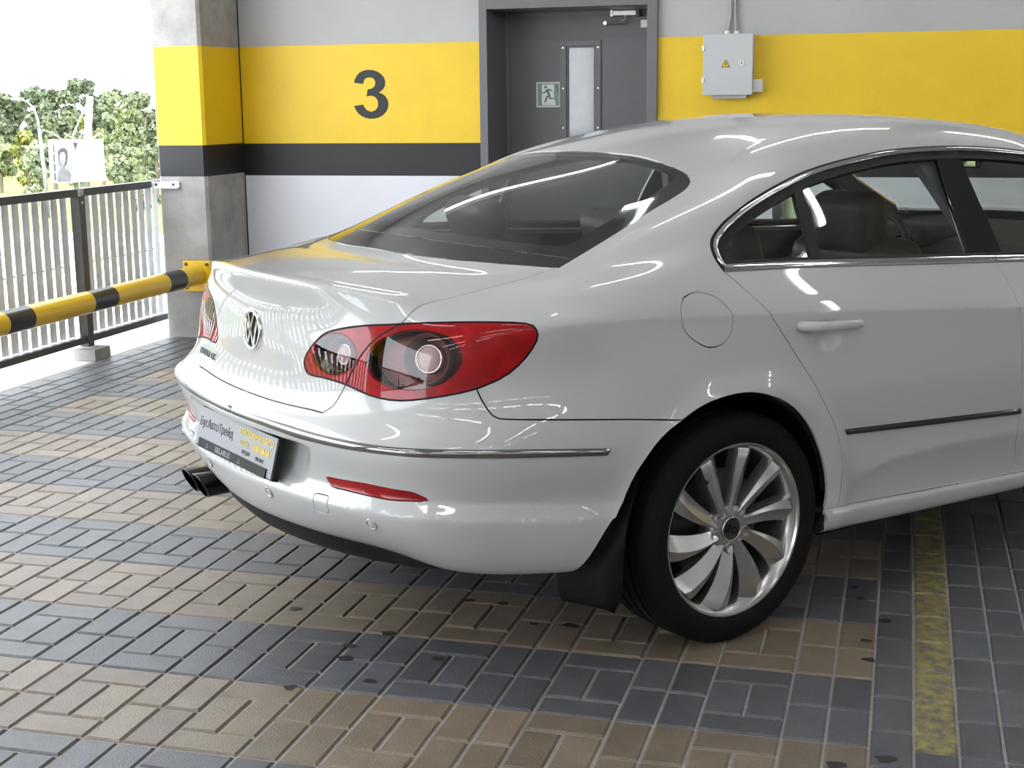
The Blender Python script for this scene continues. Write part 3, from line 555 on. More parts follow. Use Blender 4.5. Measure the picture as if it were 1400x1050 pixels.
def ncs(t, Y, tq, clamp0=None, clamp1=None):
    """cubic spline (natural, or with given end slopes) through Y(t) evaluated at tq; Y is (n, ...)"""
    n = len(t); h = np.diff(t); Y = np.asarray(Y, float); A = np.zeros((n, n)); B = np.zeros(Y.shape)
    A[0, 0] = A[-1, -1] = 1
    for i in range(1, n-1):
        A[i, i-1] = h[i-1]; A[i, i] = 2*(h[i-1]+h[i]); A[i, i+1] = h[i]
        B[i] = 6*((Y[i+1]-Y[i])/h[i]-(Y[i]-Y[i-1])/h[i-1])
    if clamp0 is not None: A[0, 0] = 2*h[0]; A[0, 1] = h[0]; B[0] = 6*((Y[1]-Y[0])/h[0]-clamp0)
    if clamp1 is not None: A[-1, -1] = 2*h[-1]; A[-1, -2] = h[-1]; B[-1] = 6*(clamp1-(Y[-1]-Y[-2])/h[-1])
    Mm = np.linalg.solve(A, B.reshape(n, -1)).reshape(Y.shape)
    i = np.clip(np.searchsorted(t, tq, side='right')-1, 0, n-2); d = (np.asarray(tq)-t[i]); hh = h[i]
    sh = (-1,)+(1,)*(Y.ndim-1); d = d.reshape(sh); hh = hh.reshape(sh)
    a = (Mm[i+1]-Mm[i])/(6*hh); b = Mm[i]/2; c = (Y[i+1]-Y[i])/hh-hh*(2*Mm[i]+Mm[i+1])/6
    return Y[i]+d*(c+d*(b+d*a))
# common column parameter = mean arc length
_d = np.linalg.norm(np.diff(LV[2:12], axis=1), axis=2).mean(0); TC = np.concatenate([[0], np.cumsum(_d)])
_e = np.linalg.norm(np.diff(LV, axis=0), axis=2); TH_ = np.concatenate([[0], np.cumsum(_e[:, :11].mean(1))])
NS, NSUB = 321, 10
SQ = np.linspace(0, TC[-1], NS)
# along s: mirror symmetry at both ends (dx/ds = dz/ds = 0, y odd)
LS = np.zeros((NLV, NS, 3))
for j in range(NLV):
    Lj = LV[j]; ext0 = Lj[1:4][::-1]*np.array([1, -1, 1]); ext1 = Lj[-4:-1][::-1]*np.array([1, -1, 1])
    tt = np.concatenate([-TC[1:4][::-1], TC, 2*TC[-1]-TC[-4:-1][::-1]])
    LS[j] = ncs(tt, np.concatenate([ext0, Lj, ext1]), SQ)
# fairing along s (light smoothing of the sampled curves)
def fair(A, it, ax):
    for _ in range(it):
        A = np.moveaxis(A, ax, 0); B = A.copy(); B[2:-2] = A[2:-2]-(A[:-4]-4*A[1:-3]+6*A[2:-2]-4*A[3:-1]+A[4:])*0.06; A = np.moveaxis(B, 0, ax)
    return A
LS[:, :, :] = fair(LS, 400, 1)
NH = (NLV-1)*NSUB+1
GRID = np.zeros((NS, NH, 3))
for i in range(NS):
    P = LS[:, i]; t = np.concatenate([[0], np.cumsum(np.linalg.norm(np.diff(P, axis=0), axis=1)**0.75)])
    tq = np.concatenate([t[j]+(t[j+1]-t[j])*np.arange(NSUB)/NSUB for j in range(NLV-1)]+[[t[-1]]])
    GRID[i] = ncs(t, P, tq)
GRID[:, :, 1] *= -1                                            # right-hand side of the car
def fair_top(G, mask, it, lam=.06, s_hi=215, h_lo=120):
    A = np.concatenate([(G[1:9, h_lo:]*np.array([1, -1, 1]))[::-1], G[:s_hi, h_lo:]], 0); m = np.concatenate([np.zeros((8,)+mask[0, h_lo:].shape), mask[:s_hi, h_lo:]], 0)[..., None]*lam
    for _ in range(it):
        L = np.zeros_like(A); L[2:-2] += A[:-4]-4*A[1:-3]+6*A[2:-2]-4*A[3:-1]+A[4:]; L[:, 2:-2] += A[:, :-4]-4*A[:, 1:-3]+6*A[:, 2:-2]-4*A[:, 3:-1]+A[:, 4:]
        A = A-m*L; A[:8] = (A[9:17]*np.array([1, -1, 1]))[::-1]
    G = G.copy(); G[:s_hi, h_lo:] = A[8:]; return G
_ss = lambda t: (lambda u: u*u*(3-2*u))(np.clip(t, 0, 1)); _sq = SQ[:, None]; _hj = (np.arange(NH)/NSUB)[None]
MTOP = np.where(_sq < .74, _ss((_hj-15.0)/.35), _ss((_sq-.72)/.10)*_ss((_hj-13.0)/.9))*(1-_ss((_sq-3.4)/.4))
GRID = fair_top(GRID, MTOP, 1500)
# ---- roof height field fitted to the upper rings and the centre line
zs = []; H15 = 15*NSUB
smp = GRID[::4, 14*NSUB+4::3].reshape(-1, 3); ctr = np.array([(x, 0, z) for x, z in ((.45, 1.372), (.6, 1.392), (.8, 1.410), (1.0, 1.418), (1.2, 1.417), (1.4, 1.407), (1.59, 1.391))])
def basis(x, y):
    X = (np.asarray(x)-1.0)/.9; Y2 = (np.asarray(y)/.6)**2; b = []
    for p in range(7):
        for q in range(5):
            if p+2*q <= 9: b.append(X**p*Y2**q)
    return np.stack(b, -1)
Wt = np.concatenate([np.ones(len(smp)), np.full(len(ctr), 6.0)]); D = np.concatenate([smp, ctr])
Bm = basis(D[:, 0], D[:, 1])*Wt[:, None]; reg = np.eye(Bm.shape[1])*2e-3
ZC = np.linalg.solve(Bm.T @ Bm+reg.T @ reg, Bm.T @ (D[:, 2]*Wt))
def roofz(x, y): return basis(x, y) @ ZC
_hh = (np.arange(NH)-H15)/NSUB; bl_ = np.clip(_hh, 0, 1); bl_ = bl_*bl_*(3-2*bl_)
GRID[:, :, 2] += bl_[None]*(roofz(GRID[:, :, 0], GRID[:, :, 1])-GRID[:, :, 2])
# ---- fair the shoulder / C-pillar and fit the rear screen with a smooth height field
ii = np.arange(NS)[:, None]; jj = np.arange(NH)[None]; sq_ = SQ[:, None]
ss_ = lambda t: (lambda u: u*u*(3-2*u))(np.clip(t, 0, 1))
wm = (ss_((sq_-.60)/.15)*(1-ss_((sq_-3.2)/.4))*ss_((jj/NSUB-8.9)/1.2)*(1-ss_((jj/NSUB-15.2)/.7)))[..., None]
for _ in range(260):
    Lp = np.zeros_like(GRID); Lp[2:-2] += GRID[:-4]-4*GRID[1:-3]+6*GRID[2:-2]-4*GRID[3:-1]+GRID[4:]; Lh = np.zeros_like(GRID); Lh[:, 2:-2] = GRID[:, :-4]-4*GRID[:, 1:-3]+6*GRID[:, 2:-2]-4*GRID[:, 3:-1]+GRID[:, 4:]
    GRID = GRID-wm*(Lp+Lh)*.05
def gb(x, y):
    X = (x+.2)/.45; Y2 = (y/.6)**2; return np.stack([X**p*Y2**q for p in range(5) for q in range(4) if p+2*q <= 7], -1)
mk = (sq_ < .80) & (jj/NSUB >= 11.9) & (jj/NSUB <= 15.1); gp_ = GRID[mk]; A_ = gb(gp_[:, 0], gp_[:, 1]); rg = np.eye(A_.shape[1])*.15; GC = np.linalg.solve(A_.T @ A_+rg.T @ rg, A_.T @ gp_[:, 2])
wg = (1-ss_((sq_-.74)/.16))*ss_((jj/NSUB-11.3)/.6)*(1-ss_((jj/NSUB-15.0)/.6))
zf = gb(GRID[:, :, 0].ravel(), GRID[:, :, 1].ravel()) @ GC; zf = zf.reshape(NS, NH); ok = wg > 0
print('glass fit residual', np.abs((zf-GRID[:, :, 2])[mk]).max())
GRID[:, :, 2] = np.where(ok, GRID[:, :, 2]+wg*(np.where(ok, zf, 0)-GRID[:, :, 2]), GRID[:, :, 2])
print('roof fit residual', np.abs((roofz(GRID[:, :, 0], GRID[:, :, 1])-GRID[:, :, 2])[:, int(14.5*NSUB):15*NSUB]).max())
M2 = MTOP.copy(); M2[:, -4:] = 0; GRID = fair_top(GRID, M2, 2500)
# ---- surface evaluation: parameters S in metres (0..TC[-1]) and H in levels (0..16)
def cr_w(f): return np.stack([-.5*f+f*f-.5*f**3, 1-2.5*f*f+1.5*f**3, .5*f+2*f*f-1.5*f**3, -.5*f*f+.5*f**3], -1)
GP = np.concatenate([GRID[1:2]*np.array([1, -1, 1]), GRID, GRID[-2:-1]*np.array([1, -1, 1])], 0); GP = np.concatenate([2*GP[:, :1]-GP[:, 1:2], GP, 2*GP[:, -1:]-GP[:, -2:-1]], 1)
def base(S, H):
    S = np.atleast_1d(np.asarray(S, float)); H = np.atleast_1d(np.asarray(H, float))
    a = np.clip(S/TC[-1]*(NS-1), 0, NS-1-1e-9); b = np.clip(H*NSUB, 0, NH-1-1e-9); i = a.astype(int); j = b.astype(int); wa = cr_w(a-i); wb = cr_w(b-j)
    out = np.zeros(S.shape+(3,))
    for p in range(4):
        for q in range(4): out += (wa[..., p]*wb[..., q])[..., None]*GP[i+p, j+q]
    return out
def nrm0(S, H, fn, e=(.004, .03)):
    S = np.atleast_1d(np.asarray(S, float)); H = np.atleast_1d(np.asarray(H, float))
    a = fn(np.minimum(S+e[0], TC[-1]), H)-fn(np.maximum(S-e[0], 0), H); b = fn(S, np.minimum(H+e[1], 16))-fn(S, np.maximum(H-e[1], 0))
    n = np.cross(a, b); n /= np.linalg.norm(n, axis=-1)[..., None]+1e-12
    n = np.where((S < 1e-6)[..., None], n*np.array([1, 0, 1]), n); n /= np.linalg.norm(n, axis=-1)[..., None]+1e-12
    return n
sstep = lambda t: (lambda u: u*u*(3-2*u))(np.clip(t, 0, 1))
def P3(S, H):
    p = base(S, H); x, y, z = p[..., 0], p[..., 1], p[..., 2]; d = np.zeros_like(x); dx = np.zeros_like(x)
    side = sstep((x+.80)/.25)
    # wheel-arch flare: a soft raised band round both arches
    for xc in (0.0, 2.711):
        r = np.hypot(x-xc-.0, (z-.322))
        d += .016*np.exp(-((r-.385)/.045)**2)*sstep((z-.20)/.15)*(r > .30)*(z < .86)*np.where(x < xc, 1.0, 1.0)
    # shoulder crease along the side
    zc = np.interp(x, [-.75, -.66, -.29, .224, 1.176, 1.7, 2.3, 2.9], [.94, .940, .927, .897, .828, .795, .76, .73])
    t = (z-zc); amp = .007*sstep((x+.78)/.12)*(1-sstep((x-2.4)/.6)); d += amp*np.where(t > 0, np.exp(-t/.05), np.exp(t/.020))*(np.abs(t) < .3)*sstep((-y-.75)/.05)
    # lower door crease
    zd = np.interp(x, [.36, .55, .8, 1.2, 2.3], [.375, .432, .445, .43, .40]); t = z-zd; amp = .006*sstep((x-.36)/.15)*(1-sstep((x-2.1)/.2)); d += amp*np.where(t > 0, np.exp(-t/.05), np.exp(t/.018))*(np.abs(t) < .3)
    # number-plate recess in the bumper
    ay = np.abs(y); m = sstep((.425-.055*(.63-z)/.14-ay)/.10)*sstep((z-.487)/.018)*sstep((.612-z)/.014)*(x < -.8)
    dx = m*(.008+.060*np.clip((z-.49)/.12, 0, 1))
    # sill stands proud below the doors
    zs_ = .326-.030*(x-.38); d += .013*sstep((zs_-.003-z)/.010)*sstep((x-.27)/.05)*(1-sstep((x-2.35)/.05))
    # door handle cup
    for xh, zh in ((.306, .829), (1.36, .79)):
        r2 = ((x-xh)/.064)**2+((z-zh)/.044)**2; d -= .024*np.clip(1-r2, 0, 1)**1.5
    # crisp edges of boot lip and bumper, following the level curves
    S_ = np.broadcast_to(np.asarray(S, float), x.shape); H_ = np.broadcast_to(np.asarray(H, float), x.shape)
    fe = 1-sstep((S_-.55)/.13); tl = H_-9.0
    lip = .013*fe*np.where(tl > 0, np.exp(-tl/.55), np.exp(tl/.42)); dx -= lip*.75; dzl = lip*.62
    fb = 1-sstep((S_-1.08)/.14)
    kb = fb*(.0075*np.exp(-np.abs(H_-2.0)/.22)-.0045*np.exp(-np.abs(H_-3.0)/.25))
    bumpk = kb
    n = np.zeros_like(p); nb = np.stack([0*x, -np.ones_like(x), 0*x], -1)
    p = p+d[..., None]*nb*side[..., None]; p[..., 0] += dx; p[..., 2] += dzl
    nr = np.stack([-(1-sstep((x+.95)/.3)*.95), -.25-.75*sstep((x+.95)/.3), 0*x], -1); nr[..., 1] *= sstep(-y/.5); nr /= np.linalg.norm(nr, axis=-1)[..., None]+1e-9
    p = p+bumpk[..., None]*nr
    return p
def N3(S, H): return nrm0(S, H, P3)
# ---- inverse lookups
_gs, _gh = np.meshgrid(SQ, np.arange(NH)/NSUB, indexing='ij'); _gp = P3(_gs.ravel(), _gh.ravel()); _gn = N3(_gs.ravel(), _gh.ravel())
_gpix = proj(c2w(_gp)); _face = ((CC-_gp)*_gn).sum(1) > 0.0
_gd = np.linalg.norm(_gp-CC, axis=1)
def newton(s, h, F, it=25):
    for _ in range(it):
        f0 = F(s, h); e1, e2 = .002, .02
        J = np.stack([(F(s+e1, h)-F(s-e1, h))/(2*e1), (F(s, h+e2)-F(s, h-e2))/(2*e2)], -1)
        d = np.linalg.lstsq(J, -f0, rcond=None)[0]; d = np.clip(d, (-.05, -.4), (.05, .4)); s = min(max(s+d[0], 0), TC[-1]); h = min(max(h+d[1], 0), 16)
        if abs(d[0]) < 1e-6 and abs(d[1]) < 1e-5: break
    return s, h
def hit(x, y):
    """parameters of the visible point of the body surface at photo pixel x, y"""
    q = np.hypot(_gpix[:, 0]-x, _gpix[:, 1]-y)+np.where(_face, 0, 1e4); k = np.argsort(q)[:12]; k = k[np.argmin(_gd[k]+q[k]*.02)]
    F = lambda s, h: (proj(c2w(P3([s], [h])))[0]-np.array([x, y]))/100
    return newton(_gs.ravel()[k], _gh.ravel()[k], F)
def hits(pts): return [hit(*p) for p in pts]
def near_param(pt, w=(1, 1, 1)):
    """nearest surface parameters to a 3-D point in car axes (right side); w weights the axes"""
    pt = np.asarray(pt, float); w = np.asarray(w, float); k = np.argmin((((_gp-pt)*w)**2).sum(1)); F = lambda s, h: (P3([s], [h])[0]-pt)*w
    return newton(_gs.ravel()[k], _gh.ravel()[k], F)
def dens(pts, step=.012, closed=False):
    """resample a parameter polyline (Catmull-Rom not needed: input is dense enough) at roughly `step` metres"""
    out = []; n = len(pts)
    for i in range(n if closed else n-1):
        a, b = np.array(pts[i]), np.array(pts[(i+1) % n]); pa_, pb_ = P3([a[0]], [a[1]])[0], P3([b[0]], [b[1]])[0]; k = max(1, int(np.linalg.norm(pa_-pb_)/step))
        out += [tuple(a+(b-a)*q/k) for q in range(k)]
    if not closed: out.append(tuple(pts[-1]))
    return out
def smooth_curve(pts, m=4):
    """Catmull-Rom refinement of pixel polylines"""
    P = np.array(pts, float); out = []
    for i in range(len(P)-1):
        p0, p1, p2, p3_ = P[max(i-1, 0)], P[i], P[i+1], P[min(i+2, len(P)-1)]
        for k in range(m):
            t = k/m; out.append(.5*((2*p1)+(-p0+p2)*t+(2*p0-5*p1+4*p2-p3_)*t*t+(-p0+3*p1-3*p2+p3_)*t**3))
    out.append(P[-1]); return [tuple(q) for q in out]
SC_ = lambda pts, m=3: hits(smooth_curve(pts, m))
# ================================================================== panel outlines (photo pixels -> surface parameters)
col = lambda c: float(np.interp(c, np.arange(NCV), TC))
def S_at(x, H):            # parameter S where level H has the given x (side columns)
    ss = np.linspace(col(3), col(15), 400); xx = P3(ss, np.full(400, float(H)))[:, 0]; return float(np.interp(x, xx, ss))
c_tb = SC_([(339, 536), (368, 546), (396, 553.6), (425, 560), (441, 564.3)]); c_tb = [(0.0, c_tb[0][1])]+c_tb[1:]
c_ts = SC_([(441, 564.3), (450, 559), (457, 553), (465, 540.7), (471, 528.6), (473, 526)])
c_lc = SC_([(473, 526), (480, 510), (493, 487), (514, 463), (548.6, 442.6)])
c_dc = SC_([(548.6, 442.6), (560, 430), (570, 421.5), (582, 415.5), (620, 406), (660, 396), (700, 385.5), (735, 375), (764, 366)])
c_gb = SC_([(764, 366), (700, 362), (620, 355), (556, 348), (515, 340)]); c_gb = c_gb[:-1]+[(0.0, c_gb[-1][1])]
c_gs = SC_([(764, 366), (784, 354), (840, 320), (880, 294), (920, 270), (936, 259), (943, 250), (942, 242), (931, 233), (900, 222), (864, 213), (800, 207)]); c_gs = c_gs[:-1]+[(0.0, 15.0)]
c_bl = SC_([(784, 354), (700, 343), (620, 332), (540, 320.8)]); c_bl += [(0.12, c_bl[-1][1]), (0.0, c_bl[-1][1]+.01)]
c_li = SC_([(548.6, 442.6), (535.7, 443.6), (500, 445), (471, 448.6), (451, 453), (440, 458.6), (428.6, 470), (421.4, 480), (416.6, 490), (415.7, 498.6), (418.6, 507.9), (425.7, 512.9), (440, 515.7), (460, 521.4), (473, 526)])
c_lo1 = SC_([(548.6, 442.6), (571, 442), (584, 441.4), (630, 440.4), (679, 440.4), (712, 441.4), (728.6, 445.6), (734.5, 454.5), (733.5, 466), (723.6, 482.4), (709, 499), (689, 515), (663, 527), (651.4, 531.5)])
c_lo2 = SC_([(651.4, 531.5), (630, 537), (597, 543), (564, 547), (541, 547.5), (518, 544), (498.6, 537.6), (479, 528.4), (473, 526)])
c_sm = SC_([(651.4, 531.5), (659.6, 548), (669.4, 563), (679, 570.5), (695.7, 573), (761.4, 573.8), (860, 573.5), (933.8, 574.3)])
arch_px = [(843, 708), (865, 657.6), (883, 628.6), (904.8, 599.6), (933.8, 574.3), (962.7, 554.4), (995, 541.7), (1027.9, 537), (1060.5, 543.5), (1085.8, 558), (1107.5, 585), (1122, 617.7), (1129, 646.7), (1131, 675.7), (1127.4, 699)]
ah = SC_(arch_px); c_ar = [(S_at(-.565, 0), -.02), (S_at(-.535, .55), .55), (S_at(-.497, 1.2), 1.2)]+ah+[(S_at(.335, 1.0), 1.0), (S_at(.325, 0), -.02)]
c_dr = SC_([(990.4, 371.5), (1019.4, 396.9), (1048.3, 424), (1073.7, 462), (1095.4, 496.4), (1114, 525.7), (1131.4, 560), (1142.9, 585.7), (1150, 617), (1151.4, 642.9), (1148.6, 677), (1145.7, 692.9)])
c_db = SC_([(1145.7, 692.9), (1200, 682.4), (1285.7, 666.2), (1374, 649)])
c_bc = SC_([(1374, 649), (1380, 642.9), (1387, 628.6), (1388.6, 602.9), (1396, 548.6), (1397.5, 500), (1397, 450), (1392, 415), (1370, 371.5), (1362, 358)])
c_belt = SC_([(990.4, 371.5), (1117, 365), (1261.8, 361.4), (1362, 358)])
sA = col(12)+.40; c_belt2 = [c_belt[-1], (col(11.2), c_belt[-1][1]+.02), (col(12), 10.96), (sA, 11.05)]
c_dt = SC_([(990.4, 371.5), (981.4, 360), (974.2, 346), (971.6, 331.7), (977.8, 317), (994, 299), (1026.6, 273.9), (1062.8, 252), (1102.6, 233), (1153, 217.8), (1207.5, 206.2), (1261.8, 200.8), (1316, 199.7), (1363, 202.2), (1399, 206)])
c_dt += [(col(11), 13.86), (col(11)+.18, 13.66), (col(12)-.12, 13.2), (col(12)+.04, 12.6), (col(12)+.22, 11.9), (sA, 11.05)]
c_fu = SC_([(930.8, 422), (936, 406), (954, 399.4), (977.8, 406), (995.9, 422), (1002, 433), (999.5, 454.8), (986.8, 471), (968.7, 474.7), (947, 463.8), (934.4, 447.5), (930.8, 422)], 4)[:-1]
c_fr = SC_([(772, 336), (840, 296), (892, 264), (914, 250), (917, 243), (906, 233), (864, 217.5), (800, 211)]); c_fr = c_fr[:-1]+[(0.0, 14.9)]
c_fb = SC_([(772, 336), (700, 329), (620, 318), (545, 307)]); c_fb += [(0.0, c_fb[-1][1]+.01)]
c_rf = SC_([(446, 652), (470, 657), (498.6, 661.5), (538, 669.7), (561, 673), (574, 678), (585.6, 684.8), (560, 684.5), (531.4, 682.9), (492, 674.6), (470, 669), (454, 664.8), (446, 652)], 2)[:-1]
c_tw = SC_([(428.3, 682), (429.5, 677), (432.6, 674.8), (440, 676.3), (448, 678.5), (448.2, 683), (446.3, 689), (448.9, 696.9), (447.4, 702), (439, 700), (430.9, 696.9), (429.2, 690), (428.3, 682)], 2)[:-1]
def ell(cx, cy, a, b, rot=0, n=28): return [(cx+a*math.cos(t)*math.cos(rot)-b*math.sin(t)*math.sin(rot), cy+a*math.cos(t)*math.sin(rot)+b*math.sin(t)*math.cos(rot)) for t in [2*math.pi*i/n for i in range(n)]]
c_e1 = hits(ell(566, 492, 66, 41, R(-4), 40)); c_e2 = hits(ell(457.5, 484, 29.5, 28.5, R(0), 30))
c_bp = hits([(1277, 203), (1300, 270), (1327, 352), (1374, 350), (1340, 275), (1308, 203)]); c_dv = hits([(1086, 259), (1100, 308), (1113.5, 356), (1126, 355), (1111, 305), (1097, 252)])
zc_f = lambda x: np.interp(x, [-.75, -.66, -.29, .224, 1.176, 1.7, 2.3, 2.9], [.94, .940, .927, .897, .828, .795, .76, .73]); zd_f = lambda x: np.interp(x, [.36, .55, .8, 1.2, 2.3], [.375, .432, .445, .43, .40])
npz = lambda xs, f, y=-.91: [near_param((x, y, f(x)), (1, 0, 1)) for x in xs]
c_k8 = npz(np.arange(-.60, 2.3, .02), zc_f); c_kd = npz(np.arange(.40, 2.2, .02), zd_f); c_s1 = npz(np.arange(.355, 2.2, .02), lambda x: .326-.030*(x-.38)-.003); c_s2 = npz(np.arange(.355, 2.2, .02), lambda x: .326-.030*(x-.38)-.0085); c_s3 = npz(np.arange(.355, 2.2, .02), lambda x: .326-.030*(x-.38)-.0145)
c_sl = hits([(1145.7, 692.9), (1136, 695), (1129, 696.5)]); c_sl.append((c_sl[-1][0]-.06, c_sl[-1][1]-.02))
# front door, front arch, bonnet and windscreen (beyond the photograph)
bdH = c_db[-1][1]; sF = S_at(2.27, 6); c_fd = [(c_bc[0][0], bdH), (S_at(2.27, bdH), bdH-.1), (S_at(2.30, 4), 4), (S_at(2.24, 8), 8), (S_at(2.30, 10), 10), (sA, 11.05)]
fa = [near_param((2.711+.37*math.cos(t), -.9, .322+.385*math.sin(t)), (1, 0, 1)) for t in np.linspace(math.pi+.05, -.05, 25)]; c_fa = [(fa[0][0], -.02)]+[q for q in fa if q[1] > .2]+[(fa[-1][0], -.02)]
wsb = [(sA, 11.95), (col(13), 12.0), (col(14), 12.0), (col(15), 12.0), (TC[-1], 12.0)]; ws_side = [(TC[-1], 15.0), (col(14), 15.0), (col(12.6), 14.9), (col(12.35), 14.2), (col(12.35), 13.2), (sA+.03, 12.2), (sA, 11.95)]
D_ = lambda c, st=.014: dens(c, st)
CUR = dict(tb=D_(c_tb), ts=D_(c_ts), lc=D_(c_lc), dc=D_(c_dc), gb=D_(c_gb), gs=D_(c_gs), bl=D_(c_bl), li=D_(c_li), lo1=D_(c_lo1), lo2=D_(c_lo2), sm=D_(c_sm), ar=D_(c_ar), dr=D_(c_dr), db=D_(c_db), bc=D_(c_bc), belt=D_(c_belt), belt2=D_(c_belt2, .03), dt=D_(c_dt),
           fu=D_(c_fu+[c_fu[0]]), fr=D_(c_fr), fb=D_(c_fb), sl=D_(c_sl), k8=c_k8, kd=c_kd, s1=c_s1, s2=c_s2, s3=c_s3, k2=[(t, 2.0) for t in np.arange(0, 1.2, .012)], k3=[(t, 3.0) for t in np.arange(0, 1.2, .012)], k9=[(t, 9.0) for t in np.arange(0, .70, .012)], rf=D_(c_rf+[c_rf[0]]), tw=D_(c_tw+[c_tw[0]], .01), e1=D_(c_e1+[c_e1[0]]), e2=D_(c_e2+[c_e2[0]]), bp=D_(c_bp+[c_bp[0]]), dv=D_(c_dv+[c_dv[0]]), fd=D_(c_fd, .03), fa=D_(c_fa), wsb=D_(wsb, .03), wss=D_(ws_side, .03))
def chain(*parts):
    """join named curves ('-name' = reversed) into one polygon"""
    out = []
    for p in parts:
        if isinstance(p, list): q = p
        elif p[0] == '-': q = CUR[p[1:]][::-1]
        else: q = CUR[p]
        if out and np.hypot(out[-1][0]-q[0][0], out[-1][1]-q[0][1]) < 1e-6: q = q[1:]
        out += q
    return np.array(out)
SE = TC[-1]
REG = [  # (name, polygon) first match wins
 ('hole', chain('ar')), ('hole', chain('fa')),
 ('reflector', chain('rf')[:-1]), ('tow_cover', chain('tw')[:-1]), ('lamp_outer_c', chain('e1')[:-1]), ('lamp_inner_c', chain('e2')[:-1]),
 ('lamp_inner', chain('lc', 'li')), ('lamp_outer', chain('lo1', 'lo2', 'lc')), ('fuel_door', chain('fu')[:-1]),
 ('glass_see', chain('fr', [(0.0, c_fb[-1][1])], '-fb')), ('glass_frit', chain('gs', [(0.0, c_bl[-1][1])], '-bl')), ('glass_band', chain('gb', [(0.0, 13.0)], '-bl', [c_gs[0]])),
 ('bpillar', 'dlo', chain('bp')[:-1]), ('divider', 'dlo', chain('dv')[:-1]), ('dlo', chain('dt', '-belt2', '-belt')),
 ('trunk', chain('tb', 'ts', 'lc', 'dc', 'gb')),
 ('rear_door', chain('dr', 'db', 'bc', '-belt')), ('front_door', chain('fd', '-belt2', '-bc')),
 ('windscreen', chain('wsb', 'wss')),
 ('bumper', chain('tb', 'ts', '-lo2', 'sm', [(c_sm[-1][0]+.05, c_sm[-1][1]), (c_sm[-1][0]+.05, -.05), (-.05, -.05)])),
 ('sill', np.array([(S_at(.2, 1), -.05)]+[(s, h) for s, h in CUR['sl'][::-1]]+[(s, h) for s, h in CUR['db'][1:]]+[(s, h) for s, h in CUR['fd'][1:8]]+[(S_at(2.38, 1), c_db[-1][1]), (S_at(2.45, 1), -.05)])),
 ('bonnet', np.array([(SE+.1, 9.5), (SE+.1, 12.0)]+[tuple(q) for q in wsb[::-1][1:-1]]+[(col(13)-.1, 11.2), (col(14), 10.3), (col(15), 9.6)])),
 ('front_bumper', np.array([(S_at(2.9, 7), -.1), (S_at(2.95, 7), 7.0), (col(14.3), 9.0), (SE+.1, 9.5), (SE+.1, -.1)])),
]
SW = 1.0; HW = np.interp(np.arange(0, 17), np.arange(17), TH_)     # level -> metres
def to2(s, h): return np.stack([np.asarray(s)*SW, np.interp(h, np.arange(-1, 17), np.concatenate([[-.1], HW]))], -1)
# ---- constrained triangulation of the half body
pts2, seg = [], []
def addline(c):
    q = to2([p[0] for p in c], [p[1] for p in c]); k = len(pts2); pts2.extend(q.tolist()); seg.extend([(k+i, k+i+1) for i in range(len(q)-1)])
for k_, c in CUR.items(): addline(c)
bd = [(s, 0.0) for s in np.arange(0, SE, .02)]+[(SE, 0.0)]; addline(bd); addline([(s, 15.0) for s in np.arange(0.0, SE, .02)]+[(SE, 15.0)]); addline([(s, 16.0) for s in np.arange(0, SE, .02)]+[(SE, 16.0)])
addline([(0.0, h) for h in np.arange(0, 16.001, .1)]); addline([(SE, h) for h in np.arange(0, 16.001, .2)])
con = np.array(pts2)
# interior points, denser at the rear where the camera looks
gx = []
Hm = HW[-1]
for (s0, s1, st) in ((0.012, col(11), .0125), (col(11)+.02, SE-.01, .035)):
    a, b = np.meshgrid(np.arange(s0, s1, st), np.arange(.008, Hm-.005, st if st < .02 else .03), indexing='ij'); b = b+(np.arange(a.shape[0]) % 2)[:, None]*st*.5; gx.append(np.stack([a.ravel(), np.clip(b.ravel(), .004, Hm-.004)], -1))
h0, h1 = HW[1]+.6*(HW[2]-HW[1]), HW[5]+.6*(HW[6]-HW[5]); a, b = np.meshgrid(np.arange(.006, .52, .006), np.arange(h0, h1, .006), indexing='ij'); fine = np.stack([a.ravel(), b.ravel()], -1)
g0 = np.concatenate(gx); g0 = g0[~((g0[:, 0] < .52) & (g0[:, 1] > h0) & (g0[:, 1] < h1))]; gx = np.concatenate([g0, fine])
# keep away from constraint lines (grid-hash distance test)
cell = .02; hsh = {}
mid = np.concatenate([con, (con[[a for a, b in seg]]+con[[b for a, b in seg]])/2])
for q in mid: hsh.setdefault((int(q[0]//cell), int(q[1]//cell)), []).append(q)
keep = np.ones(len(gx), bool)
for i, q in enumerate(gx):
    ci, cj = int(q[0]//cell), int(q[1]//cell)
    for di in (-1, 0, 1):
        for dj in (-1, 0, 1):
            L_ = hsh.get((ci+di, cj+dj))
            if L_:
                for c in L_:
                    if (c[0]-q[0])**2+(c[1]-q[1])**2 < .0055**2: keep[i] = False; break
            if not keep[i]: break
        if not keep[i]: break
gx = gx[keep]
allv = [Vector(p) for p in np.concatenate([con, gx])]
res = delaunay_2d_cdt(allv, seg, [], 0, 1e-5, False)
V2 = np.array([v[:] for v in res[0]]); T3 = np.array([f for f in res[2] if len(f) == 3])
VS = np.clip(V2[:, 0]/SW, 0, SE); VH = np.interp(V2[:, 1], np.concatenate([[-.1], HW]), np.arange(-1, 17)); 
cen2 = V2[T3].mean(1); cs = cen2[:, 0]; ch = np.interp(cen2[:, 1], np.concatenate([[-.1], HW]), np.arange(-1, 17))
lab = np.full(len(T3), 'body', dtype=object)
done = (ch < 0) | (ch > 16); lab[done] = 'none'
DLOP = [q[-1] for q in REG if q[0] == 'dlo' and len(q) == 2][0]
for q in REG:
    m = inpoly(cs, ch, q[-1]) & ~done
    if len(q) == 3: m &= inpoly(cs, ch, DLOP)
    lab[m] = q[0]; done |= m
lab[(~done) & (ch > 15)] = 'roof'
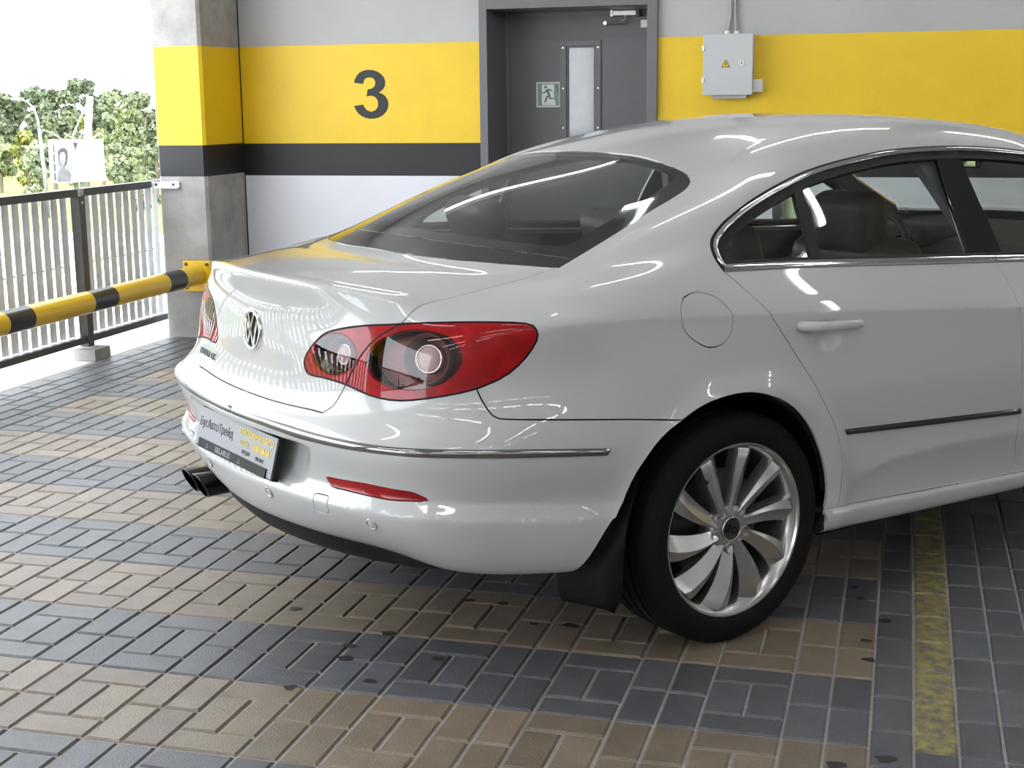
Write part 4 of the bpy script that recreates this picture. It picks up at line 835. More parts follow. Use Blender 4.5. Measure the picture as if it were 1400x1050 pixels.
VP = P3(VS, np.clip(VH, 0, 16)); VN = N3(VS, np.clip(VH, 0, 16))
a, b, c = VP[T3[:, 0]], VP[T3[:, 1]], VP[T3[:, 2]]; fl = (np.cross(b-a, c-a)*VN[T3[:, 0]]).sum(1) < 0; T3[fl] = T3[fl][:, ::-1]
def panel_geo(names, gap=.0019, flange=.014, off=0.0, noflange=False):
    """vertices, normals, faces of a labelled region with a real gap and a turned-in edge"""
    m = np.isin(lab, names) if not callable(names) else names(); F = T3[m]
    used = np.unique(F); idx = -np.ones(len(VP), int); idx[used] = np.arange(len(used)); F = idx[F]; P = VP[used].copy(); N = VN[used]; s, h = VS[used], VH[used]
    P = P+N*off
    ed = {}
    for t in F:
        for i in range(3):
            k = (t[i], t[(i+1) % 3]); ed[k] = t[(i+2) % 3]
    bnd = [k for k in ed if (k[1], k[0]) not in ed]
    def free(k): return not ((s[k[0]] < 1e-5 and s[k[1]] < 1e-5) or (s[k[0]] > SE-1e-5 and s[k[1]] > SE-1e-5) or (h[k[0]] > 15.99 and h[k[1]] > 15.99))
    seam = lambda k: abs(h[k[0]]-15) < 1e-3 and abs(h[k[1]]-15) < 1e-3 and s[k[0]] > 0.75      # roof / body side: no visible joint
    B = [k for k in bnd if free(k) and not seam(k)]
    sh = np.zeros_like(P)
    for k in B:
        e = P[k[1]]-P[k[0]]; e /= np.linalg.norm(e)+1e-12; w_ = P[ed[k]]-P[k[0]]; w_ = w_-e*(w_ @ e); w_ /= np.linalg.norm(w_)+1e-12
        for q in k: sh[q] += w_
    L_ = np.linalg.norm(sh, axis=1); mv = L_ > 1e-6; sh[mv] = sh[mv]/L_[mv][:, None]
    sh[(s < 1e-5), 1] = 0
    P = P+sh*gap; V = list(P); NN = list(N); FF = [tuple(t) for t in F]
    if not noflange:
        mp = {}
        for k in B:
            for q in k:
                if q not in mp:
                    o = -sh[q]; mp[q] = len(V); V.append(P[q]); NN.append((N[q]*.5+o*.85)/np.linalg.norm(N[q]*.5+o*.85+1e-9)); V.append(P[q]-N[q]*flange-sh[q]*.0005); NN.append(o if np.linalg.norm(o) > .5 else N[q])
            i, j = mp[k[0]], mp[k[1]]; FF += [(j, i, i+1, j+1)]
    return np.array(V), np.array(NN), FF
def flipy(V, N, F): return V*np.array([1, -1, 1]), N*np.array([1, -1, 1]), [f[::-1] for f in F]
def weld(V, N, F, V2_, N2_, F2_): k = len(V); return np.concatenate([V, V2_]), np.concatenate([N, N2_]), F+[tuple(i+k for i in f) for f in F2_]
def panel(name, names, material, sides='both', parent=None, label=None, **k):
    """sides: 'right', 'left', 'pair' (two objects) or 'both' (one object across the centre line)"""
    V, N, F = panel_geo(names if not isinstance(names, str) else [names], **k); out = []
    if sides == 'both': jobs = [weld(V, N, F, *flipy(V, N, F))]
    elif sides == 'pair': jobs = [(V, N, F), flipy(V, N, F)]
    else: jobs = [(V, N, F)] if sides == 'right' else [flipy(V, N, F)]
    for v, n, f in jobs:
        o = mesh_obj(name, v, f, material, parent or car, True, normals=n)
        if label: o['label'] = label
        out.append(o)
    return out
# ---- materials of the car
M_paint = mat('white_car_paint', (0.545, 0.545, 0.54), 0.3, spec=0.25, coat=1.0)
M_rub = mat('black_rubber', (0.006, 0.006, 0.0065), 0.6, spec=.25); M_plast = mat('black_plastic', (0.008, 0.008, 0.009), 0.5, spec=.35); M_gloss = mat('gloss_black', (0.006, 0.006, 0.007), 0.08, coat=.6)
M_chrome = mat('chrome', (0.80, 0.80, 0.80), 0.06, metal=1.0); M_alloy = mat('silver_alloy', (0.56, 0.56, 0.55), 0.26, metal=0.9, coat=.4); M_under = mat('underbody', (0.01, 0.01, 0.011), 0.9)
def glassmat(name, tint, gloss=.12, rough=.0, ior=1.5):
    m = bpy.data.materials.new(name); m.use_nodes = True; n = m.node_tree.nodes; l = m.node_tree.links; n.clear()
    o = n.new('ShaderNodeOutputMaterial'); t = n.new('ShaderNodeBsdfTransparent'); t.inputs[0].default_value = (*tint, 1); g = n.new('ShaderNodeBsdfGlossy'); g.inputs['Roughness'].default_value = rough; g.inputs['Color'].default_value = (1, 1, 1, 1)
    f = n.new('ShaderNodeFresnel'); gm = n.new('ShaderNodeNewGeometry'); mri = n.new('ShaderNodeMapRange'); mri.inputs[3].default_value = ior; mri.inputs[4].default_value = 1/ior; l.new(gm.outputs['Backfacing'], mri.inputs[0]); l.new(mri.outputs[0], f.inputs['IOR']); mx = n.new('ShaderNodeMixShader'); ma = n.new('ShaderNodeMath'); ma.operation = 'MULTIPLY_ADD'; ma.inputs[1].default_value = 1.15; ma.inputs[2].default_value = gloss*.05; ma.use_clamp = True
    l.new(f.outputs[0], ma.inputs[0]); l.new(ma.outputs[0], mx.inputs[0]); l.new(t.outputs[0], mx.inputs[1]); l.new(g.outputs[0], mx.inputs[2]); l.new(mx.outputs[0], o.inputs[0]); MATS[name] = m; return m
M_glass = glassmat('tinted_car_glass', (.80, .84, .81)); M_glassb = glassmat('rear_screen_glass', (.66, .71, .67)); M_lens = glassmat('red_lamp_lens', (.62, .035, .03), ior=1.45); M_lensd = glassmat('smoked_red_lens', (.76, .64, .64), ior=1.45); M_lensc = glassmat('clear_lens', (.9, .88, .88), ior=1.45)
# ---- body panels
panel('rear_bumper', 'bumper', M_paint, gap=.0024)
panel('boot_lid', 'trunk', M_paint, gap=.0026)
panel('body_side', 'body', M_paint, 'pair')
panel('fuel_filler_flap', 'fuel_door', M_paint, 'right')
panel('tow_eye_cover', 'tow_cover', M_paint, 'right', gap=.0008)
panel('body_side_infill', ['fuel_door'], M_paint, 'left', gap=0, noflange=True); panel('bumper_infill', 'tow_cover', M_paint, 'left', gap=0, noflange=True)
panel('rear_door', 'rear_door', M_paint, 'pair'); panel('front_door', 'front_door', M_paint, 'pair')
panel('sill', 'sill', M_paint, 'pair', gap=.001)
panel('bonnet', 'bonnet', M_paint); panel('front_bumper', 'front_bumper', M_paint)
panel('windscreen', 'windscreen', M_glass, noflange=True)
rear_glass = panel('rear_window', ['glass_see', 'glass_frit'], M_glassb, gap=.001, flange=.004)[0]
panel('black_border', 'glass_frit', M_gloss, parent=rear_glass, gap=.002, off=-.0025, noflange=True)
panel('window_base_panel', 'glass_band', M_gloss, gap=.0012)
# ---- roof: side rings up to level 16 plus the fitted crown
V, N, F = panel_geo(['roof']); Vr, Nr, Fr = weld(V, N, F, *flipy(V, N, F))
lo = P3(np.arange(0, SE, .02), np.full(len(np.arange(0, SE, .02)), 16.0)); lo = np.concatenate([lo, P3([SE], [16.0])]); loop = np.concatenate([lo[:, :2], (lo[1:-1]*np.array([1, -1, 1]))[::-1][:, :2]])
gxr, gyr = np.meshgrid(np.arange(.44, 1.62, .03), np.arange(-.48, .481, .03), indexing='ij'); gi = np.stack([gxr.ravel(), gyr.ravel()], -1); gi = gi[inpoly(gi[:, 0], gi[:, 1], (loop-[1.0, 0])*.985+[1.0, 0])]
rs = delaunay_2d_cdt([Vector(p) for p in np.concatenate([loop, gi])], [(i, (i+1) % len(loop)) for i in range(len(loop))], [], 0, 1e-6, False)
R2 = np.array([v[:] for v in rs[0]]); RF = [f for f in rs[2]]; cc_ = np.array([R2[list(f)].mean(0) for f in RF]); RF = [f if (np.cross(R2[f[1]]-R2[f[0]], R2[f[2]]-R2[f[0]]) > 0) else f[::-1] for f, k in zip(RF, inpoly(cc_[:, 0], cc_[:, 1], loop)) if k]
rz = roofz(R2[:, 0], R2[:, 1]); e = .003; nx = -(roofz(R2[:, 0]+e, R2[:, 1])-roofz(R2[:, 0]-e, R2[:, 1]))/(2*e); ny = -(roofz(R2[:, 0], R2[:, 1]+e)-roofz(R2[:, 0], R2[:, 1]-e))/(2*e); rn = np.stack([nx, ny, np.ones_like(nx)], -1); rn /= np.linalg.norm(rn, axis=1)[:, None]
Vr, Nr, Fr = weld(Vr, Nr, Fr, np.concatenate([R2, rz[:, None]], 1), rn, [tuple(f) for f in RF])
mesh_obj('roof', Vr, Fr, M_paint, car, True, normals=Nr)
print('panels', {k: int((lab == k).sum()) for k in set(lab)})
# ================================================================== car details
def hitL(x, y):
    """like hit() but on the left-hand side of the car; returns the mirrored parameters"""
    mp = proj(c2w(_gp*np.array([1, -1, 1]))); q = np.hypot(mp[:, 0]-x, mp[:, 1]-y); nn = _gn*np.array([1, -1, 1]); fc = ((CC-_gp*np.array([1, -1, 1]))*nn).sum(1) > 0; q = q+np.where(fc, 0, 1e4); k = np.argmin(q)
    return newton(_gs.ravel()[k], _gh.ravel()[k], lambda s, h: (proj(c2w(P3([s], [h])*np.array([1, -1, 1])))[0]-np.array([x, y]))/100)
def frames(c):
    s = np.array([p[0] for p in c]); h = np.array([p[1] for p in c]); P = P3(s, np.clip(h, 0, 16)); N = N3(s, np.clip(h, 0, 16)); T = np.gradient(P, axis=0); T /= np.linalg.norm(T, axis=1)[:, None]+1e-12; return P, N, T, np.cross(N, T)
def ribbon(name, c, w0, w1, bulge, material, parent=None, mirror='no', off=.0, sec=5, closed=False, taper=0, depth=.006):
    """raised moulding along a parameter curve; w0..w1 = lateral extent (positive = left of travel), bulge = height above the panel"""
    P, N, T, B = frames(c); n = len(P); tp = np.ones(n)
    if taper: d = np.minimum(np.arange(n), np.arange(n)[::-1])/taper; tp = np.clip(d, .25, 1)**.5
    prof = [(0, -depth)]+[(k/(sec-1), off+bulge*math.sin(math.pi*(.12+.76*k/(sec-1)))) for k in range(sec)]+[(1, -depth)]
    V = []
    for i in range(n):
        for u, hgt in prof: V.append(P[i]+B[i]*(w0+(w1-w0)*((u-.5)*tp[i]+.5))+N[i]*(hgt if hgt < 0 else off+(hgt-off)*tp[i]))
    m = len(prof); F = []
    for i in range(n if closed else n-1):
        j = (i+1) % n
        for k in range(m-1): F.append((i*m+k, i*m+k+1, j*m+k+1, j*m+k))
    if not closed: F += [tuple(range(m)), tuple((n-1)*m+k for k in range(m))[::-1]]
    V = np.array(V); outs = []
    if mirror == 'join':
        k = len(V); V = np.concatenate([V, V*np.array([1, -1, 1])]); F = F+[tuple(i+k for i in f[::-1]) for f in F]
    jobs = [V] if mirror != 'pair' else [V, V*np.array([1, -1, 1])]
    for v in jobs:
        mb = MB(); mb.v = [tuple(q) for q in v]; mb.f = F; mb.m = [0]*len(F); outs.append(mb.build(name, material, parent or car, auto=50))
    return outs
def loft(name, ca, cb, bulge, material, parent=None, mirror='no', n=60, sec=7, off=.001):
    """moulding between two parameter curves (lower edge ca, upper edge cb)"""
    def rs(c):
        q = np.array(c); L_ = np.concatenate([[0], np.cumsum(np.linalg.norm(np.diff(P3(q[:, 0], q[:, 1]), axis=0), axis=1))]); t = np.linspace(0, L_[-1], n); return np.stack([np.interp(t, L_, q[:, 0]), np.interp(t, L_, q[:, 1])], -1)
    a, b = rs(ca), rs(cb); V = []
    for i in range(n):
        for k in range(sec):
            u = k/(sec-1); s, h = a[i]*(1-u)+b[i]*u; p = P3([s], [h])[0]; nn = N3([s], [h])[0]; e = 1.0 if 0 < i < n-1 else .3
            V.append(p+nn*((off+bulge*math.sin(math.pi*(.04+.92*u**1.25)))*e if 0 < k < sec-1 else -.004))
    F = [(i*sec+k, i*sec+k+1, (i+1)*sec+k+1, (i+1)*sec+k) for i in range(n-1) for k in range(sec-1)]; V = np.array(V)
    if mirror == 'join': k = len(V); V = np.concatenate([V, V*np.array([1, -1, 1])]); F = F+[tuple(i+k for i in f[::-1]) for f in F]
    outs = []
    for v in ([V] if mirror != 'pair' else [V, V*np.array([1, -1, 1])]):
        mb = MB(); mb.v = [tuple(q) for q in v]; mb.f = F; mb.m = [0]*len(F); outs.append(mb.build(name, material, parent or car, auto=60))
    return outs
# ---- chrome strip round the bumper, side mouldings
up = SC_([(339, 563), (368, 572), (396.4, 580.7), (425, 589.3), (442.7, 594), (485.4, 603), (531.4, 610), (584, 613), (630, 614), (695.7, 614), (761.5, 613), (835.4, 612)], 3); up = [(0.0, up[0][1])]+up
lw = SC_([(332, 572.5), (353.6, 580.7), (382, 591), (410.7, 600.7), (465.7, 614), (531.4, 623), (584, 627), (663, 627.7), (728.6, 627), (830.5, 623.7)], 3); lw = [(0.0, lw[0][1])]+lw
M_chromed = mat('bumper_chrome', (0.36, 0.36, 0.355), .08, metal=1.0)
loft('bumper_chrome_strip', lw, up, .008, M_chromed, mirror='join', n=110, sec=11)
M_mould = mat('dark_chrome', (0.10, 0.10, 0.10), 0.12, metal=.8)
loft('door_moulding', SC_([(1158, 595.5), (1240, 586), (1320, 576), (1395.5, 566.8)]), SC_([(1153.5, 586.5), (1240, 576), (1320, 566.5), (1396, 557.5)]), .008, M_mould, mirror='pair', n=40)
s0 = hit(1397, 562); loft('door_moulding', [(s0[0]+.012, s0[1]-.10), (S_at(2.2, 4), 3.85)], [(s0[0]+.012, s0[1]+.17), (S_at(2.2, 4), 4.1)], .008, M_mould, mirror='pair', n=20)
# ---- reflectors, lamps
M_redp = mat('red_lamp_plastic', (0.33, 0.004, 0.006), 0.4, spec=.1, coat=.75, var=.35, scale=18); M_redd = mat('dark_red_plastic', (0.10, 0.004, 0.005), 0.3, coat=.6); M_lampin = mat('lamp_chamber', (0.16, 0.05, 0.05), .35, metal=.4); M_lampw = mat('clear_bulb_lens', (0.78, 0.78, 0.76), .12, coat=.8)
panel('rear_reflector', 'reflector', M_redp, 'pair', gap=.001)
def lamp(label, cen, rad, rw, side, lensname):
    rgt = side > 0; sd = 'right' if rgt else 'left'; my = np.array([1, 1 if rgt else -1, 1])
    root = panel('tail_lamp', label, M_redp, sd, gap=.0012)[0]
    panel('smoked_lens', label+'_c', M_lensd, sd, parent=root, gap=0, noflange=True)
    V, N, F = panel_geo([label+'_c'], gap=-.002, off=-.045, noflange=True)
    if not rgt: V, N, F = flipy(V, N, F)
    mesh_obj('lamp_chamber', V, F, M_lampin, root, True, normals=N)
    s, h = cen; p = P3([s], [h])[0]*my; nn = N3([s], [h])[0]*my; o = p-nn*.040
    MB().lathe([(0, rad*.98), (.022, rad*1.02), (.030, rad*1.10), (.024, rad*1.16), (0, rad*1.2)], 40, o, nn).build('reflector_ring', M_lampin, root, True)
    MB().lathe([(-.002, rw*1.25), (.012, rw*1.22), (.015, rw*1.08), (.012, rw)], 32, o, nn).build('bulb_bezel', M_chrome, root, True)
    MB().lathe([(.010, rw*1.02), (.016, rw*.8), (.020, rw*.45), (.021, 0.0001)], 32, o, nn).build('bulb_lens', M_lampw, root, True)
    for k in range(5): MB().lathe([(.0205-.0012*k*k*.35, rw*(.12+.17*k)), (.0225-.0012*k*k*.35, rw*(.16+.17*k)), (.0205-.0012*k*k*.35, rw*(.2+.17*k))], 28, o, nn).build('lens_rib', M_lampw, root, True)
    return root
for sgn in (1, -1):
    r1 = lamp('lamp_outer', hit(580, 490.5), .055, .031, sgn, ''); r2 = lamp('lamp_inner', hit(459.5, 484), .040, .023, sgn, '')
for c, nm in ((CUR['lo1']+CUR['lo2'][1:], 'lamp_seal'), (CUR['li'], 'lamp_seal'), (CUR['lc'], 'lamp_seal')):
    ribbon(nm, c[::2]+[c[-1]], -.0022, .0026, .0006, M_rub, mirror='pair', off=.0003, sec=3, depth=.004)
# ---- side windows
dlo_r = panel('side_window', 'dlo', M_glass, 'pair', off=-.010, gap=.0, noflange=True)
panel('door_pillar', 'bpillar', M_gloss, 'pair', off=-.004, gap=0); panel('quarter_window_bar', 'divider', M_plast, 'pair', off=-.001, gap=0)
top = CUR['dt']; top_u = top[::2]+[top[-1]]; iA = len([q for q in top_u if q[1] > 0])
ribbon('window_seal', top_u, -.006, .001, .002, M_plast, mirror='pair', sec=3)
ribbon('window_chrome', top_u, -.0195, -.006, .005, M_chrome, mirror='pair', sec=5, off=.001)
ribbon('window_frame', top_u, -.045, -.0195, .001, M_plast, mirror='pair', sec=3, off=-.006, depth=.02)
bel = CUR['belt'][::2]+[CUR['belt'][-1]]; bel2 = CUR['belt2']
ribbon('belt_chrome', bel, .0, .021, .006, M_chrome, mirror='pair', sec=6, off=.001); ribbon('belt_seal', bel, .021, .034, .003, M_plast, mirror='pair', sec=3, off=-.004, depth=.02)
ribbon('belt_chrome', [(s+.003, h) for s, h in bel2], .0, .021, .006, M_chrome, mirror='pair', sec=6, off=.001); ribbon('belt_seal', bel2, .021, .034, .003, M_plast, mirror='pair', sec=3, off=-.004, depth=.02)
# ---- lower valance, exhaust, sensors
sv_ = np.linspace(0, .80, 50); V = []
for s in sv_:
    t = P3([s], [.93])[0]; inn = np.array([1, .25*s, 0]) if s < .5 else np.array([.7, .7, 0]); k = (1-(s/.80)**5); V += [t, t+inn*.012+[0, 0, -.03*k], t+inn*.045+[0, 0, -.062*k], t+inn*.16+[0, 0, -.068*k]]
F = [(i*4+k, i*4+k+1, i*4+k+5, i*4+k+4) for i in range(49) for k in range(3)]; V = np.array(V); k = len(V); V = np.concatenate([V, V*np.array([1, -1, 1])]); F = F+[tuple(i+k for i in f[::-1]) for f in F]
mb = MB(); mb.v = [tuple(q) for q in V]; mb.f = F; mb.m = [0]*len(F); mb.build('rear_valance', M_plast, car, auto=50)
for yy_ in (.53, .615):
    mb = MB(); n = 24; prof = []
    for (x, sc_, dz) in ((-.80, .9, -.0), (-.93, 1.0, 0), (-.955, 1.03, .0), (-.957, .93, .0), (-.90, .88, 0), (-.82, .86, 0)):
        prof.append([(x-(.018*math.sin(t) if x < -.9 else 0), yy_+.047*sc_*math.cos(t), .288+dz+.040*sc_*math.sin(t)) for t in [2*math.pi*i/n for i in range(n)]])
    mb.v = [q for r in prof for q in r]; mb.f = [(i*n+k, i*n+(k+1) % n, (i+1)*n+(k+1) % n, (i+1)*n+k) for i in range(len(prof)-1) for k in range(n)]; mb.f.append(tuple((len(prof)-1)*n+k for k in range(n))); mb.m = [0]*len(mb.f)
    mb.build('exhaust_tip', M_gloss, car, auto=50)
def sensor(p, nn):
    o = MB().lathe([(-.004, .0165), (.0035, .0165), (.0045, .0150), (.0035, .0120), (.0010, .0112)], 28, p, nn).build('parking_sensor', M_paint, car, True)
    MB().lathe([(.0010, .0112), (.0025, .0100), (.0028, .0001)], 24, p, nn).build('sensor_face', M_paint, o, True)
    MB().lathe([(.0008, .0120), (.0014, .0113), (.0008, .0108)], 24, p, nn).build('sensor_groove', M_plast, o, True)
for q in ((508, 716.5), (368, 672)):
    s, h = hit(*q); p, nn = P3([s], [h])[0], N3([s], [h])[0]; sensor(p, nn); sensor(p*np.array([1, -1, 1]), nn*np.array([1, -1, 1]))
# ---- emblem on the boot lid
s, h = hit(347, 451); pe = P3([s], [h])[0]; pe[1] = 0; ne = N3([0.0], [h])[0]
em = MB().lathe([(-.004, .0585), (.004, .0585), (.0075, .0555), (.0075, .0500), (.004, .0475)], 56, pe, ne).build('boot_emblem', M_chrome, car, True)
MB().lathe([(.003, .0480), (.0042, .03), (.0045, .0001)], 48, pe, ne).build('emblem_disc', M_gloss, em, True)
ue = np.cross(ne, [0, 1, 0]); ue = ue if ue[2] > 0 else -ue
def estroke(pts, wd=.0085):
    for i in range(len(pts)-1):
        a, b = np.array(pts[i]), np.array(pts[i+1]); t = (b-a)/np.linalg.norm(b-a); nrm_ = np.array([-t[1], t[0]])*wd/2; q = [a+nrm_, a-nrm_, b-nrm_, b+nrm_]
        MB().poly([pe+ne*.004+np.array([0, -1, 0])*u_+ue*v_ for u_, v_ in q], ne*.004).build('emblem_stroke', M_chrome, em)
estroke([(-.0185, .0455), (0, .0045), (.0185, .0455)]); estroke([(-.0405, .0275), (-.0185, -.0425), (0, .0005), (.0185, -.0425), (.0405, .0275)])
# ---- lettering helper on a plane given by origin, right and up vectors
def letter(name, s, size, org, rt, upv, material, parent, offset=0.0, ext=.0006, xs=1.0, align='CENTER'):
    me = text_mesh(s, size, offset, ext, align, xs); rt = Vector(rt).normalized(); upv = Vector(upv).normalized(); nn = rt.cross(upv)
    me.transform(Matrix(((rt.x, upv.x, nn.x, org[0]), (rt.y, upv.y, nn.y, org[1]), (rt.z, upv.z, nn.z, org[2]), (0, 0, 0, 1)))); me.materials.clear(); me.materials.append(material)
    o = bpy.data.objects.new(name, me); COL.objects.link(o); o.parent = parent; return o
M_badge = mat('badge_metal', (0.16, 0.16, 0.165), .2, metal=.8)
s, h = hitL(284.5, 483.5); pb = P3([s], [h])[0]*np.array([1, -1, 1]); nb_ = N3([s], [h])[0]*np.array([1, -1, 1]); rb = np.cross([0, 0, 1], nb_)
letter('boot_badge', 'PASSAT CC', .026, pb+nb_*.0012, rb, np.cross(nb_, rb), M_badge, car, .0006, .0012, 1.25)
# ---- number plate
plb, plt = cpx(265.3, 606.7, x=-1.068), cpx(370, 658, x=-1.068); yc = (plb[1]+plt[1])/2; hw = .264; zb = (plb[2]+plt[2])/2
ub = np.array([.26, 0, 1.0]); ub /= np.linalg.norm(ub); rr_ = np.array([0, -1.0, 0]); nb2 = np.cross(rr_, ub); O_ = np.array([-1.068, yc*.5, zb])       # local: right (car -y), up, outward
def ppt(u_, v_, d=0): return O_+rr_*u_+ub*v_+nb2*d
M_plate = mat('plate_grey', (0.34, 0.345, 0.37), .35); M_ptext = mat('plate_dark_text', (0.045, 0.045, 0.05), .5); M_pyel = mat('plate_yellow_text', (0.78, 0.60, 0.06), .5)
fr = MB()
def pbox(u0, u1, v0, v1, d0, d1): fr.poly([ppt(u0, v0, d0), ppt(u1, v0, d0), ppt(u1, v1, d0), ppt(u0, v1, d0)], nb2*(d1-d0))
pbox(-hw, hw, 0, .115, -.022, -.003)
pf = fr.build('number_plate', M_plast, car); pf['label'] = 'dealer number plate in a black holder'
fr = MB(); pbox(-.232, hw-.035, .0, .026, -.003, .004); fr.build('holder_bar', M_plast, pf)
fr = MB(); pbox(-hw+.001, hw-.006, .004, .114, -.003, -.0008); fr.build('plate_face', M_plate, pf)
T_ = lambda nm, s_, sz, u_, v_, m, off=0, xs=1.0, d=.0: letter(nm, s_, sz, ppt(u_, v_, d), rr_, ub, m, pf, off, .0003, xs)
T_('plate_lettering', 'БугАвтоТрейд', .036, -.135, .072, M_ptext, 0, .95)
T_('plate_lettering', 'ПРОДАЖА АВТО', .0235, .135, .093, M_pyel, .0006, 1.12)
T_('plate_lettering', '+375 (44)', .0165, .062, .0645, M_pyel, .0002, .95); T_('plate_lettering', '508-58-58', .0255, .175, .064, M_pyel, .0008, .98)
T_('plate_lettering', 'КРЕДИТ', .0145, .085, .0405, M_ptext, 0, .95); T_('plate_lettering', 'ЛИЗИНГ', .0145, .175, .0385, M_ptext, 0, .95)
M_hold = mat('holder_silver_text', (0.30, 0.30, 0.31), .4)
T_('holder_lettering', 'BELARUS', .0225, -.055, .013, M_hold, .0004, 1.15, d=.0043)
for u_ in (-.165, .06):
    for a, b in (((-.008, -.006), (0, .008)), ((0, .008), (.008, -.006)), ((.008, -.006), (-.008, -.006)), ((-.004, 0), (.004, 0))):
        A, B = ppt(u_+a[0], .013+a[1], .0045), ppt(u_+b[0], .013+b[1], .0045); MB().tube([tuple(A), tuple(B)], .0007, 5).build('holder_mark', M_hold, pf)
# ---- door handles
def handle(pa_, pb_, mirror):
    c = [tuple(np.array(pa_)+(np.array(pb_)-np.array(pa_))*t) for t in np.linspace(0, 1, 25)]; P, N, T, B = frames(c); mb = MB(); n = 12; t_ = np.linspace(0, 1, 25)[:, None]; P = P[:1]*(1-t_)+P[-1:]*t_; N = N[:1]*(1-t_)+N[-1:]*t_; B = B[:1]*(1-t_)+B[-1:]*t_; P = P+N*.004*np.sin(math.pi*t_)
    for i in range(25):
        t = i/24; lift = .006+.030*math.sin(math.pi*min(1, max(0, t)))**.45; hh = .0105+.0035*(1-t)**2+.002*math.sin(math.pi*t); th = .009
        if t < .30: lift, th = .004+.026*sstep(t/.22), .010+.010*(1-t/.3)
        if i in (0, 24): hh *= .45; th *= .5; lift *= .55
        for k in range(n):
            a = 2*math.pi*k/n; mb.v.append(tuple(P[i]+N[i]*(lift+th*math.sin(a))+B[i]*hh*np.sign(math.cos(a))*abs(math.cos(a))**.6))
    for i in range(24):
        for k in range(n): mb.f.append((i*n+k, i*n+(k+1) % n, (i+1)*n+(k+1) % n, (i+1)*n+k))
    mb.f += [tuple(range(n)), tuple(24*n+k for k in range(n))]; mb.m = [0]*len(mb.f)
    if mirror: mb.v = [(x, -y, z) for x, y, z in mb.v]
    o = mb.build('door_handle', M_paint, car, auto=60)
    for i_, lf in ((6, .030),):
        q = P[i_]; MB().tube([tuple((q+N[i_]*(.0285+.0112*math.sin(a))+B[i_]*.0137*np.sign(math.cos(a))*abs(math.cos(a))**.6)*np.array([1, -1 if mirror else 1, 1])) for a in np.linspace(0, 2*math.pi, 25)], .0007, 5).build('handle_joint', M_plast, o)
    for i_ in (2, 22):
        q = P[i_]; MB().cyl(tuple((q-N[i_]*.01)*np.array([1, -1 if mirror else 1, 1])), tuple(N[i_]*np.array([1, -1 if mirror else 1, 1])), .008, .03, 12).build('handle_mount', M_paint, o)
ha, hb = hit(1089, 446.5), hit(1175, 441)
f1, f2 = near_param((1.25, -.92, .805), (1, 0, 1)), near_param((1.49, -.92, .793), (1, 0, 1))
for mm_ in (False, True): handle(ha, hb, mm_); handle(f1, f2, mm_)
